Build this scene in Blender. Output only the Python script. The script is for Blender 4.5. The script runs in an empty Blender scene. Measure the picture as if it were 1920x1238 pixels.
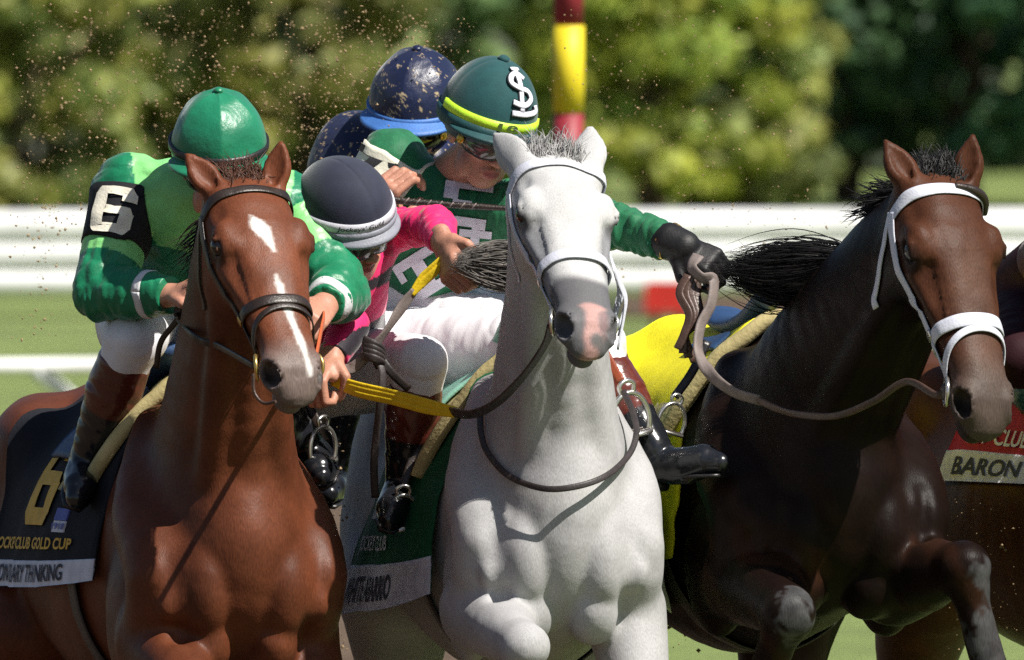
import bpy, math, random
import numpy as np
from mathutils import Vector, Matrix

# ------------------------------------------------------------------ camera, sky, sun, exposure
S = 820.0                 # photo pixels per metre at the subject distance
DIST = 80.0
CAM_H = 4.0
PITCH = math.atan((CAM_H - 1.62) / DIST)
sc = bpy.context.scene
col = sc.collection
CAM = np.array([0.0, -DIST * math.cos(PITCH), 1.62 + DIST * math.sin(PITCH)])
FWD = np.array([0.0, math.cos(PITCH), -math.sin(PITCH)])
RGT = np.array([1.0, 0.0, 0.0])
UPV = np.array([0.0, math.sin(PITCH), math.cos(PITCH)])
cam_data = bpy.data.cameras.new('camera')
cam_data.sensor_width = 36.0
cam_data.lens = 36.0 * S * DIST / 1920.0
cam_data.clip_start = 1.0
cam_data.clip_end = 3000.0
cam_data.dof.use_dof = True
cam_data.dof.focus_distance = DIST
cam_data.dof.aperture_fstop = cam_data.lens / 95.0
cam = bpy.data.objects.new('camera', cam_data)
col.objects.link(cam)
cam.location = CAM
cam.rotation_euler = (math.pi / 2 - PITCH, 0, 0)
sc.camera = cam

SUN_EL, SUN_AZ = 51.0, 52.0       # azimuth: degrees from the viewing side (-y) towards the right (+x)
sun_dir = np.array([math.cos(math.radians(SUN_EL)) * math.sin(math.radians(SUN_AZ)),
                    -math.cos(math.radians(SUN_EL)) * math.cos(math.radians(SUN_AZ)),
                    math.sin(math.radians(SUN_EL))])
world = bpy.data.worlds.new('World')
sc.world = world
world.use_nodes = True
nt = world.node_tree
sky = nt.nodes.new('ShaderNodeTexSky')
sky.sky_type = 'NISHITA'
sky.sun_disc = False
sky.sun_elevation = math.radians(SUN_EL)
sky.sun_rotation = math.atan2(sun_dir[0], sun_dir[1])
nt.links.new(sky.outputs['Color'], nt.nodes['Background'].inputs['Color'])
nt.nodes['Background'].inputs['Strength'].default_value = 0.052
sun_data = bpy.data.lights.new('sun', 'SUN')
sun_data.energy = 5.0
sun_data.angle = math.radians(0.5)
sun_data.color = (1.0, 0.95, 0.87)
sun = bpy.data.objects.new('sun', sun_data)
col.objects.link(sun)
sun.rotation_euler = Vector(sun_dir).to_track_quat('Z', 'Y').to_euler()
sun.location = (10, -10, 20)
sc.view_settings.view_transform = 'Standard'
sc.view_settings.look = 'None'
sc.view_settings.exposure = 0.68
sc.view_settings.gamma = 1.0
sc.cycles.use_denoising = False

# ------------------------------------------------------------------ coordinates
# Everything near the lens' focus is measured in photo pixels u (right), v (down), w (away), 820 to the metre.
def W(p):
    p = np.asarray(p, dtype=np.float64).reshape(-1, 3)
    base = CAM + DIST * FWD
    return base + np.outer((p[:, 0] - 960) / S, RGT) - np.outer((p[:, 1] - 619) / S, UPV) + np.outer(p[:, 2] / S, FWD)

def nrm(v):
    v = np.asarray(v, dtype=np.float64)
    return v / max(np.linalg.norm(v), 1e-9)

def catmull(pts, n=8):
    P = np.asarray(pts, dtype=np.float64)
    P = np.vstack([2 * P[0] - P[1], P, 2 * P[-1] - P[-2]])
    out = []
    for i in range(1, len(P) - 2):
        for k in range(n):
            t = k / n
            a, b, c, d = P[i - 1], P[i], P[i + 1], P[i + 2]
            out.append(0.5 * (2 * b + (c - a) * t + (2 * a - 5 * b + 4 * c - d) * t * t + (3 * b - a - 3 * c + d) * t ** 3))
    out.append(P[-2])
    return np.array(out)

def vnoise(p, seed=0):
    """cheap smooth 3-D noise, about -1..1"""
    r = np.random.RandomState(seed)
    o = np.zeros(len(p))
    for k in range(5):
        d = r.normal(size=3); d /= np.linalg.norm(d)
        d2 = r.normal(size=3); d2 /= np.linalg.norm(d2)
        f = r.uniform(.6, 1.7)
        o += np.sin(p @ d * f + r.uniform(0, 6) + 1.3 * np.sin(p @ d2 * f * 1.3 + r.uniform(0, 6)))
    return o / 3.2

def sstep(a, b, x):
    t = np.clip((x - a) / (b - a), 0, 1)
    return t * t * (3 - 2 * t)

# ------------------------------------------------------------------ objects, names, labels
def empty(name, loc_px, label=None, cat=None, group=None):
    o = bpy.data.objects.new(name, None)
    col.objects.link(o)
    o.location = W([loc_px])[0]
    o.empty_display_size = 0.1
    if label: o['label'] = label
    if cat: o['category'] = cat
    if group: o['group'] = group
    return o

def tag(o, label=None, cat=None, group=None, kind=None):
    if label: o['label'] = label
    if cat: o['category'] = cat
    if group: o['group'] = group
    if kind: o['kind'] = kind
    return o

def root_loc(parent):
    v = np.zeros(3)
    while parent is not None:
        v += np.array(parent.location)
        parent = parent.parent
    return v

class MB:
    """collects vertices (photo pixels) and faces, then links them as one mesh object"""
    def __init__(self):
        self.v, self.f, self.m, self.c, self.n = [], [], [], [], 0
        self.mats = []
    def add(self, v, f, mat=None, c=None):
        v = np.asarray(v, dtype=np.float64).reshape(-1, 3)
        mi = 0
        if mat is not None:
            if mat not in self.mats: self.mats.append(mat)
            mi = self.mats.index(mat)
        self.v.append(v)
        if c is None: c = np.ones((len(v), 3)) * .5
        c = np.asarray(c, dtype=np.float64)
        if c.ndim == 1: c = np.tile(c, (len(v), 1))
        self.c.append(c)
        off = self.n
        if isinstance(f, np.ndarray):
            self.f.append(f + off)
        else:
            self.f.append([tuple(i + off for i in q) for q in f])
        self.m.append((len(f), mi))
        self.n += len(v)
        return self
    def build(self, name, parent=None, label=None, smooth=True, world=False, attr=False):
        V = np.vstack(self.v)
        if not world: V = W(V)
        loc = root_loc(parent)
        own = np.zeros(3)
        if parent is None:
            own = np.array([(V[:, 0].min() + V[:, 0].max()) / 2, (V[:, 1].min() + V[:, 1].max()) / 2, V[:, 2].min()])
        V = V - loc - own
        me = bpy.data.meshes.new(name)
        faces = []
        for f in self.f: faces.extend(f.tolist() if isinstance(f, np.ndarray) else f)
        me.from_pydata(V.tolist(), [], faces)
        for m in self.mats: me.materials.append(m)
        mi = np.concatenate([np.full(n, k) for n, k in self.m]).astype(np.int32)
        me.polygons.foreach_set('material_index', mi)
        if smooth: me.polygons.foreach_set('use_smooth', np.ones(len(faces), dtype=bool))
        if attr:
            a = me.color_attributes.new('coat', 'FLOAT_COLOR', 'POINT')
            C = np.vstack(self.c)
            a.data.foreach_set('color', np.hstack([C, np.ones((len(C), 1))]).astype(np.float32).ravel())
        me.update()
        o = bpy.data.objects.new(name, me)
        col.objects.link(o)
        if parent is not None: o.parent = parent
        else: o.location = own
        if label: o['label'] = label
        return o

def ribbon(mb, path, normals, width, thick, mat, n=6, taper=None, closed=False, resample=True):
    """a flat strap with rounded edges following path; normals point out of its face"""
    P = np.asarray(path, dtype=np.float64)
    N = np.asarray(normals, dtype=np.float64)
    if N.ndim == 1: N = np.tile(N, (len(P), 1))
    if resample and not closed:
        P = catmull(P, n); N = catmull(N, n)
    m = len(P)
    if closed: T = np.roll(P, -1, 0) - np.roll(P, 1, 0)
    else: T = np.gradient(P, axis=0)
    T /= np.maximum(np.linalg.norm(T, axis=1, keepdims=True), 1e-9)
    B = np.cross(T, N); B /= np.maximum(np.linalg.norm(B, axis=1, keepdims=True), 1e-9)
    N2 = np.cross(B, T)
    wd = np.full(m, width / 2.0) if taper is None else np.interp(np.linspace(0, 1, m), np.linspace(0, 1, len(taper)), taper) * width / 2
    prof = [(-1, 0), (-.86, .5), (-.4, .62), (.4, .62), (.86, .5), (1, 0), (.86, -.5), (-.86, -.5)]
    k = len(prof)
    V = np.concatenate([P + B * (wd * a)[:, None] + N2 * (b * thick) for a, b in prof]).reshape(k, m, 3).transpose(1, 0, 2).reshape(-1, 3)
    F = []
    rng = range(m) if closed else range(m - 1)
    for i in rng:
        j = (i + 1) % m
        for q in range(k):
            F.append((i * k + q, i * k + (q + 1) % k, j * k + (q + 1) % k, j * k + q))
    if not closed:
        F.append(tuple(range(k))[::-1]); F.append(tuple((m - 1) * k + q for q in range(k)))
    mb.add(V, F, mat)
    return mb

def tube(mb, path, rad, mat, k=8, n=6, flat=1.0, closed=False, resample=True, c=None):
    P = np.asarray(path, dtype=np.float64)
    if resample and not closed: P = catmull(P, n)
    m = len(P)
    R = np.full(m, rad) if np.isscalar(rad) else np.interp(np.linspace(0, 1, m), np.linspace(0, 1, len(rad)), rad)
    T = (np.roll(P, -1, 0) - np.roll(P, 1, 0)) if closed else np.gradient(P, axis=0)
    T /= np.maximum(np.linalg.norm(T, axis=1, keepdims=True), 1e-9)
    ref = np.array([0., 0., 1.])
    if np.mean(np.abs(T @ ref)) > .8: ref = np.array([1., 0., 0.])
    B = np.cross(T, ref); B /= np.maximum(np.linalg.norm(B, axis=1, keepdims=True), 1e-9)
    N = np.cross(B, T)
    an = np.linspace(0, 2 * np.pi, k, endpoint=False)
    V = np.stack([P + B * (R * math.cos(a))[:, None] + N * (R * flat * math.sin(a))[:, None] for a in an], 1).reshape(-1, 3)
    i = np.arange(m if closed else m - 1)[:, None]; j = (i + 1) % m
    q = np.arange(k)[None, :]; q2 = (q + 1) % k
    F = np.stack([i * k + q, i * k + q2, j * k + q2, j * k + q], -1).reshape(-1, 4)
    mb.add(V, F, mat, c)
    if not closed:
        mb.add(V[:k], [tuple(range(k))[::-1]], mat, c); mb.add(V[-k:], [tuple(range(k))], mat, c)
    return mb

def ellipsoid(mb, c, r, mat, axes=None, nu=20, nv=14, colr=None):
    A = np.eye(3) if axes is None else np.asarray(axes)
    V, F = [], []
    for i in range(nv + 1):
        th = math.pi * i / nv
        for j in range(nu):
            ph = 2 * math.pi * j / nu
            V.append(np.asarray(c) + (A.T @ (np.array([math.sin(th) * math.cos(ph), math.cos(th), math.sin(th) * math.sin(ph)]) * r)))
    for i in range(nv):
        for j in range(nu):
            F.append((i * nu + j, i * nu + (j + 1) % nu, (i + 1) * nu + (j + 1) % nu, (i + 1) * nu + j))
    return mb.add(V, F, mat, colr)

# ------------------------------------------------------------------ signed distance sculpting
class Op:
    def __init__(self, fn, lo, hi, k, kind):
        self.fn, self.lo, self.hi, self.k, self.kind = fn, np.asarray(lo, float), np.asarray(hi, float), k, kind

from concurrent.futures import ThreadPoolExecutor
POOL = ThreadPoolExecutor(4)
def smin(a, b, k):
    h = np.clip(.5 + .5 * (b - a) / k, 0, 1)
    return b * (1 - h) + a * h - k * h * (1 - h)

class Sculpt:
    def __init__(self, noise=None):
        self.ops = []; self.noise = noise
    def _push(self, fn, lo, hi, k, kind='u'):
        self.ops.append(Op(fn, lo, hi, k, kind))
    def ell(self, c, r, k=20, axes=None, kind='u'):
        c = np.asarray(c, float); r = np.asarray(r, float) * np.ones(3)
        A = np.eye(3) if axes is None else np.asarray(axes, float)
        def fn(p):
            q = (p - c) @ A.T / r
            k0 = np.sqrt((q * q).sum(1)); k1 = np.sqrt(((q / r) ** 2).sum(1))
            return k0 * (k0 - 1) / np.maximum(k1, 1e-9)
        m = r.max()
        self._push(fn, c - m, c + m, k, kind)
        return self
    def limb(self, pts, k=15, lat=None, n=0, kind='u', s=1.0, grow=0.0):
        """chain of rounded cones; each point (u,v,w,r) or (u,v,w,a,b): a along lat, b across"""
        P = np.asarray(pts, float)
        if n: P = catmull(P, n)
        X = P[:, :3]; a = P[:, 3] * s + grow
        b = P[:, 4] * s + grow if P.shape[1] > 4 else None
        L = None if lat is None else nrm(lat)
        nS = len(X) - 1
        DX = X[1:] - X[:-1]; DD = np.maximum((DX * DX).sum(1), 1e-9); R0 = np.maximum(a, b) if b is not None else a
        SL = np.minimum(X[1:], X[:-1]) - np.maximum(R0[1:], R0[:-1])[:, None]; SH = np.maximum(X[1:], X[:-1]) + np.maximum(R0[1:], R0[:-1])[:, None]
        def fn(p, cull=None):
            seg = np.arange(nS)
            if cull is not None:
                mg = cull_margin + k
                ok = ((SL - mg <= cull[1]) & (SH + mg >= cull[0])).all(1)
                if ok.any(): seg = seg[ok]
            st = max(1, int(60000 // max(len(p), 1)))
            best = np.full(len(p), 1e9)
            for j in range(0, len(seg), st):
                ii = seg[j:j + st]
                d = DX[ii]; q = p[:, None, :] - X[ii][None]
                t = np.clip(np.einsum('nsk,sk->ns', q, d) / DD[ii], 0, 1)
                e = q - t[..., None] * d[None]
                ra = a[ii] + (a[ii + 1] - a[ii]) * t
                e2 = np.einsum('nsk,nsk->ns', e, e)
                if b is None:
                    dd = np.sqrt(e2) - ra
                else:
                    rb = b[ii] + (b[ii + 1] - b[ii]) * t
                    el = e @ L; el2 = el * el; er2 = np.maximum(e2 - el2, 0)
                    k0 = np.sqrt(el2 / ra ** 2 + er2 / rb ** 2)
                    k1 = np.sqrt(el2 / ra ** 4 + er2 / rb ** 4)
                    dd = np.where(k0 < .05, -np.minimum(ra, rb) * .95, k0 * (k0 - 1) / np.maximum(k1, 1e-9))
                best = np.minimum(best, dd.min(1))
            return best
        fn.seg = True
        m = max(a.max(), b.max() if b is not None else 0)
        self._push(fn, X.min(0) - m, X.max(0) + m, k, kind)
        return self
    def custom(self, fn, lo, hi, k=10, kind='u'):
        self._push(fn, lo, hi, k, kind); return self
    def ev(self, p, cull=None):
        d = np.full(len(p), 1e4)
        for o in self.ops:
            if cull is not None:
                lo, hi = cull; mg = cull_margin + o.k
                if (o.lo - mg > hi).any() or (o.hi + mg < lo).any(): continue
            v = o.fn(p, cull) if hasattr(o.fn, 'seg') else o.fn(p)
            if o.kind == 'u': d = smin(d, v, o.k)
            else: d = -smin(-d, v, o.k)
        if self.noise is not None: d = d + self.noise(p)
        return d
    def bounds(self):
        us = [o for o in self.ops if o.kind == 'u']
        return np.min([o.lo for o in us], 0) - 12, np.max([o.hi for o in us], 0) + 12
    def mesh(self, h=5.0, clip=None, proj=1):
        lo, hi = self.bounds()
        if clip is not None: lo, hi = np.maximum(lo, clip[0]), np.minimum(hi, clip[1])
        Bk = 8; H = h * Bk
        nb = np.maximum(np.ceil((hi - lo) / H).astype(int), 1)
        bi = np.stack(np.meshgrid(*[np.arange(n) for n in nb], indexing='ij'), -1).reshape(-1, 3)
        cen = lo + (bi + .5) * H
        dc = np.concatenate([self.ev(cen[i:i + 20000]) for i in range(0, len(cen), 20000)])
        act = np.abs(dc) < H * 1.25
        n = nb * Bk + 1
        val = np.ones(tuple(n), np.float32) * 10
        inside = bi[~act & (dc < 0)]
        for b in inside:
            s0 = b * Bk
            val[s0[0]:s0[0] + Bk + 1, s0[1]:s0[1] + Bk + 1, s0[2]:s0[2] + Bk + 1] = -10
        g = np.stack(np.meshgrid(*[np.arange(Bk + 1)] * 3, indexing='ij'), -1).reshape(-1, 3)
        ab = bi[act]
        # keep neighbours together so far operations can be skipped
        key = (ab // 3) @ np.array([1000000, 1000, 1])
        order = np.argsort(key, kind='stable'); ab = ab[order]; key = key[order]
        cuts = np.flatnonzero(np.diff(key)) + 1
        def job(grp):
            idx = (grp[:, None, :] * Bk + g[None]).reshape(-1, 3)
            pts = lo + idx * h
            return idx, self.ev(pts, (pts.min(0), pts.max(0)))
        for idx, d in POOL.map(job, np.split(ab, cuts)):
            val[idx[:, 0], idx[:, 1], idx[:, 2]] = np.clip(d, -1e4, 1e4)
        sg = val < 0
        cs = np.zeros(tuple(n - 1), np.int8)
        for dx in (0, 1):
            for dy in (0, 1):
                for dz in (0, 1):
                    cs += sg[dx:n[0] - 1 + dx, dy:n[1] - 1 + dy, dz:n[2] - 1 + dz]
        cells = np.argwhere((cs > 0) & (cs < 8))
        ids = -np.ones(tuple(n - 1), np.int32)
        ids[cells[:, 0], cells[:, 1], cells[:, 2]] = np.arange(len(cells))
        acc = np.zeros((len(cells), 3)); cnt = np.zeros(len(cells))
        cor = [(x, y, z) for x in (0, 1) for y in (0, 1) for z in (0, 1)]
        cv = {c: val[cells[:, 0] + c[0], cells[:, 1] + c[1], cells[:, 2] + c[2]] for c in cor}
        for c in cor:
            for ax in range(3):
                if c[ax]: continue
                e = list(c); e[ax] = 1; e = tuple(e)
                a, b = cv[c], cv[e]
                m = (a < 0) != (b < 0)
                t = np.where(m, a / np.where(m, a - b, 1), 0)
                pt = np.array(c, float)[None].repeat(len(cells), 0); pt[:, ax] += t
                acc += pt * m[:, None]; cnt += m
        V = lo + (cells + acc / np.maximum(cnt, 1)[:, None]) * h
        F = []
        for ax in range(3):
            a1, a2 = (ax + 1) % 3, (ax + 2) % 3
            s0 = [slice(None)] * 3; s1 = [slice(None)] * 3
            s0[ax] = slice(0, n[ax] - 1); s1[ax] = slice(1, n[ax])
            for a_ in (a1, a2):
                s0[a_] = slice(1, n[a_] - 1); s1[a_] = slice(1, n[a_] - 1)
            A, Bv = sg[tuple(s0)], sg[tuple(s1)]
            for flip in (0, 1):
                e = np.argwhere((A & ~Bv) if not flip else (~A & Bv))
                if not len(e): continue
                e[:, a1] += 1; e[:, a2] += 1
                q = []
                for o1, o2 in ((0, 0), (-1, 0), (-1, -1), (0, -1)):
                    c = e.copy(); c[:, a1] += o1; c[:, a2] += o2
                    q.append(ids[c[:, 0], c[:, 1], c[:, 2]])
                q = np.stack(q, 1)
                F.append(q[:, ::-1] if flip else q)
        F = np.concatenate(F)
        F = F[(F >= 0).all(1)]
        for _ in range(proj):
            V = self.snap(V, 1, h * .6)
        return V, F
    def _groups(self, p, cell=160.0):
        key = np.floor(p / cell).astype(int) @ np.array([1000003, 1009, 1])
        o = np.argsort(key, kind='stable')
        return np.split(o, np.flatnonzero(np.diff(key[o])) + 1)
    def grad(self, p, e=1.5):
        d = np.zeros(len(p)); G = np.zeros((len(p), 3))
        def job(g):
            q = p[g]; cu = (q.min(0) - e, q.max(0) + e)
            n = len(q); dl = np.eye(3) * e
            al = self.ev(np.concatenate([q, q + dl[0], q + dl[1], q + dl[2]]), cu); d0 = al[:n]
            return g, d0, np.stack([(al[n:2 * n] - d0) / e, (al[2 * n:3 * n] - d0) / e, (al[3 * n:] - d0) / e], 1)
        for g, d0, gg in POOL.map(job, self._groups(p)):
            d[g] = d0; G[g] = gg
        return d, G
    def evc(self, p):
        d = np.zeros(len(p))
        for g in self._groups(p):
            q = p[g]; d[g] = self.ev(q, (q.min(0), q.max(0)))
        return d
    def snap(self, p, it=4, mx=40.0, off=0.0):
        p = np.array(p, float)
        for _ in range(it):
            d, G = self.grad(p)
            g2 = np.maximum((G * G).sum(1), .05)
            st = np.clip((d - off) / g2, -mx, mx)
            p = p - G * st[:, None]
        return p
    def normal(self, p):
        _, G = self.grad(np.asarray(p, float)); return G / np.maximum(np.linalg.norm(G, axis=1, keepdims=True), 1e-9)
cull_margin = 60.0

# ------------------------------------------------------------------ materials
def mat_new(name):
    m = bpy.data.materials.new(name); m.use_nodes = True
    return m, m.node_tree, m.node_tree.nodes['Principled BSDF']

def bump(nt, bs, scale, dist, strength=.5, detail=3, stretch=None, kind='noise'):
    tc = nt.nodes.new('ShaderNodeTexCoord')
    mp = nt.nodes.new('ShaderNodeMapping')
    nt.links.new(tc.outputs['Object'], mp.inputs['Vector'])
    if stretch: mp.inputs['Scale'].default_value = stretch
    no = nt.nodes.new('ShaderNodeTexNoise')
    no.inputs['Scale'].default_value = scale; no.inputs['Detail'].default_value = detail
    nt.links.new(mp.outputs['Vector'], no.inputs['Vector'])
    bu = nt.nodes.new('ShaderNodeBump')
    bu.inputs['Strength'].default_value = strength; bu.inputs['Distance'].default_value = dist
    nt.links.new(no.outputs['Fac'], bu.inputs['Height'])
    prev = bs.inputs['Normal'].links
    if prev: nt.links.new(prev[0].from_socket, bu.inputs['Normal'])
    nt.links.new(bu.outputs['Normal'], bs.inputs['Normal'])
    return mp

def vary(nt, src, scale, lo, hi, detail=4, stretch=None):
    """multiply a colour socket by noise between lo and hi"""
    tc = nt.nodes.new('ShaderNodeTexCoord'); mp = nt.nodes.new('ShaderNodeMapping')
    nt.links.new(tc.outputs['Object'], mp.inputs['Vector'])
    if stretch: mp.inputs['Scale'].default_value = stretch
    no = nt.nodes.new('ShaderNodeTexNoise'); no.inputs['Scale'].default_value = scale; no.inputs['Detail'].default_value = detail
    nt.links.new(mp.outputs['Vector'], no.inputs['Vector'])
    mr = nt.nodes.new('ShaderNodeMapRange'); mr.inputs['From Min'].default_value = .3; mr.inputs['From Max'].default_value = .7
    mr.inputs['To Min'].default_value = lo; mr.inputs['To Max'].default_value = hi
    nt.links.new(no.outputs['Fac'], mr.inputs['Value'])
    mx = nt.nodes.new('ShaderNodeMix'); mx.data_type = 'RGBA'; mx.blend_type = 'MULTIPLY'; mx.inputs['Factor'].default_value = 1
    nt.links.new(src, mx.inputs['A']); nt.links.new(mr.outputs['Result'], mx.inputs['B'])
    return mx.outputs['Result']

def plain(name, c, rough=.6, spec=.4, scale=30, lo=.85, hi=1.1, bmp=0.0015, bscale=180, metal=0, sheen=0, coat=0):
    m, nt, bs = mat_new(name)
    rgb = nt.nodes.new('ShaderNodeRGB'); rgb.outputs[0].default_value = (*c, 1)
    nt.links.new(vary(nt, rgb.outputs[0], scale, lo, hi), bs.inputs['Base Color'])
    bs.inputs['Roughness'].default_value = rough; bs.inputs['Specular IOR Level'].default_value = spec
    bs.inputs['Metallic'].default_value = metal
    if sheen: bs.inputs['Sheen Weight'].default_value = sheen
    if coat:
        bs.inputs['Coat Weight'].default_value = coat; bs.inputs['Coat Roughness'].default_value = .08
    if bmp: bump(nt, bs, bscale, bmp, .6)
    return m

def coated(name, rough=.5, spec=.35, lo=.85, hi=1.12, sheen=0.0, scale=26, bmp=.0012, fine=260, big=0.0, streak=None, bigscale=14, flo=.86, fhi=1.12):
    """colour from the 'coat' attribute, broken up by noise: hair coats, skin, silks"""
    m, nt, bs = mat_new(name)
    at = nt.nodes.new('ShaderNodeVertexColor'); at.layer_name = 'coat'
    a = vary(nt, at.outputs['Color'], scale, lo, hi)
    a = vary(nt, a, fine, flo, fhi, 2, streak)
    nt.links.new(a, bs.inputs['Base Color'])
    bs.inputs['Roughness'].default_value = rough; bs.inputs['Specular IOR Level'].default_value = spec
    if sheen:
        bs.inputs['Sheen Weight'].default_value = sheen; bs.inputs['Sheen Roughness'].default_value = .4
    if big: bump(nt, bs, bigscale, big, .5, 3)
    bump(nt, bs, fine, bmp, .6, 2, streak)
    return m
# ------------------------------------------------------------------ horses
class Head:
    """a horse's head: poll point, axis towards the muzzle, direction the face looks, length in pixels"""
    ST = np.array([  # t, top n, bottom n, half width
        [-.06, .03, -.04, .06], [0.0, .085, -.10, .118], [.07, .115, -.17, .138], [.15, .135, -.24, .148], [.24, .143, -.285, .154],
        [.32, .138, -.275, .154], [.40, .127, -.235, .138], [.50, .112, -.185, .115], [.60, .098, -.150, .102], [.70, .088, -.125, .094],
        [.78, .082, -.112, .090], [.85, .075, -.108, .088], [.91, .060, -.105, .088], [.96, .030, -.090, .076], [1.0, -.02, -.07, .05]])
    def __init__(self, poll, axis, face, L, ears, wide=1.0, ear_len=.22, ear_w=1.15, ear_x=.085, ear_t=-.015):
        self.ear_x, self.ear_t = ear_x, ear_t
        self.ear_len, self.ear_w = ear_len, ear_w
        self.L = L; self.o = np.asarray(poll, float); self.wide = wide
        self.a = nrm(axis); f = np.asarray(face, float)
        self.n = nrm(f - self.a * (f @ self.a))
        self.l = np.cross(self.n, self.a)          # towards the side that is on the right of the picture
        if self.l[0] < 0: self.l = -self.l
        self.A = np.stack([self.l, self.a, self.n])
        self.ears = ears
    def P(self, x, t, n):
        return self.o + self.L * (x * self.wide * self.l + t * self.a + n * self.n)
    def D(self, x, t, n):
        return x * self.l + t * self.a + n * self.n
    def loc(self, p):
        q = (p - self.o) @ self.A.T / self.L
        q[:, 0] /= self.wide
        return q
    def sculpt(self, s):
        self.veins = []
        L = self.L; ST = self.ST
        def loft(p):
            q = self.loc(p); x, t, n = q[:, 0], q[:, 1], q[:, 2]
            tc = np.clip(t, -.06, 1.0)
            top = np.interp(tc, ST[:, 0], ST[:, 1]); bot = np.interp(tc, ST[:, 0], ST[:, 2]); hx = np.interp(tc, ST[:, 0], ST[:, 3])
            cn = top - (top - bot) * .42
            up = n > cn
            hn = np.where(up, top - cn, cn - bot)
            r = np.clip((cn - n) / np.maximum(cn - bot, 1e-6), 0, 1)
            hx = hx * (1 - .38 * r ** 1.6)
            k = (np.abs(x / hx) ** 2.5 + np.abs((n - cn) / hn) ** 2.5) ** .4
            d = (k - 1) * np.minimum(hx, hn) * .9
            e = np.abs(t - tc)
            return np.where(e > 0, np.sqrt(np.maximum(d, 0) ** 2 + e * e) + np.minimum(d, 0), d) * L
        c = self.P(0, .45, -.07); R = L * .62
        s.custom(loft, c - R, c + R, k=L * .075)
        k1 = L * .03
        for sd in (-1, 1):
            s.ell(self.P(sd * .122, .285, .062), L * np.array([.048, .078, .05]), k1 * 1.5, self.A)      # orbit
            s.ell(self.P(sd * .130, .245, .085), L * np.array([.03, .05, .03]), k1, self.A)             # brow bone
            s.ell(self.P(sd * .142, .150, .098), L * np.array([.022, .045, .022]), L * .035, self.A, 's')     # hollow over the eye
            s.limb([(*self.P(sd * .132, .37, .0), L * .022), (*self.P(sd * .110, .50, .012), L * .02), (*self.P(sd * .082, .64, .02), L * .012)], k1)
            s.ell(self.P(sd * .088, .235, -.135), L * np.array([.05, .13, .13]), k1 * 1.3, self.A)       # cheek
            s.ell(self.P(sd * .125, .47, .082), L * np.array([.022, .10, .018]), L * .04, self.A, 's')   # the plane of the face falls away beside the nose bone
            # eye socket: dark almond under the lid
            s.ell(self.P(sd * .166, .295, .052), L * np.array([.028, .054, .034]), L * .008, self.A, 's')
            s.limb([(*self.P(sd * .154, .25, .072), L * .010), (*self.P(sd * .167, .285, .082), L * .011), (*self.P(sd * .164, .33, .066), L * .008)], L * .014)
            # nostril
            s.ell(self.P(sd * .070, .885, .0), L * np.array([.045, .075, .062]), k1, self.A)
            ax = np.stack([nrm(self.D(sd * 1, .15, .45)), nrm(self.D(-sd * .25, 1, -.2)), nrm(self.D(-sd * .4, .1, 1))])
            s.ell(self.P(sd * .085, .905, .018), L * np.array([.052, .056, .038]), L * .012, ax, 's')
            # corner of the mouth
            s.limb([(*self.P(sd * .095, .80, -.062), L * .007), (*self.P(sd * .088, .88, -.078), L * .009), (*self.P(sd * .06, .955, -.088), L * .010), (*self.P(0, .995, -.09), L * .010)], L * .012, kind='s')
        for sd in (-1, 1):
            for pl, rr in ((((.120, .44, -.06), (.112, .52, -.02), (.104, .60, -.01), (.092, .68, .02)), .0055), (((.104, .58, -.015), (.098, .64, -.04), (.092, .72, -.045)), .0045), (((.11, .40, .085), (.098, .50, .075), (.088, .58, .06)), .005)):
                cv = [self.P(sd * a, b, c) for a, b, c in pl]
                self.veins.append((cv, rr))
        s.ell(self.P(0, .955, -.035), L * np.array([.07, .055, .055]), k1, self.A)                       # upper lip
        s.ell(self.P(0, .925, -.122), L * np.array([.056, .065, .034]), k1 * .7, self.A)                 # lower lip and chin
        for cv, rr in self.veins:
            q = s.snap(catmull(np.array(cv), 4), 4, off=-rr * L * .15)
            s.limb([(*p, rr * L) for p in q], 5)
        # ears
        self.ear_ax = []
        for sd, (ed, face) in zip((-1, 1), self.ears):
            e = nrm(ed); b = self.P(sd * self.ear_x, self.ear_t, .055)
            fc = np.asarray(face, float); fc = nrm(fc - e * (fc @ e))
            wv = np.cross(e, fc)
            le = L * self.ear_len; ew = self.ear_w
            def pt(f): return b + e * le * f
            s.limb([(*pt(-.15), L * .052 * ew, L * .048), (*pt(.15), L * .050 * ew, L * .038), (*pt(.4), L * .058 * ew, L * .032), (*pt(.62), L * .050 * ew, L * .025), (*pt(.85), L * .027 * ew, L * .017), (*(pt(1.0) - wv * 0), L * .008, L * .009)], L * .03, lat=wv, n=4)
            off = fc * L * .030
            s.limb([(*(pt(.22) + off), L * .020 * ew, L * .022), (*(pt(.42) + off), L * .036 * ew, L * .022), (*(pt(.65) + off * .85), L * .030 * ew, L * .018), (*(pt(.86) + off * .6), L * .010, L * .008)], L * .010, lat=wv, n=4, kind='s')
            self.ear_ax.append((b, e, fc, le))

def relax(V, F, it, w):
    e = np.unique(np.sort(np.concatenate([F[:, [0, 1]], F[:, [1, 2]], F[:, [2, 3]], F[:, [3, 0]]]), 1), axis=0)
    a, b = np.concatenate([e[:, 0], e[:, 1]]), np.concatenate([e[:, 1], e[:, 0]])
    n = np.maximum(np.bincount(a, minlength=len(V)), 1)[:, None]
    k = w[:, None]
    for i in range(it):
        m = np.stack([np.bincount(a, V[b, c], len(V)) for c in range(3)], 1) / n
        V = V + (m - V) * k * (.6 if i % 2 == 0 else -.52)
    return V

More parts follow.
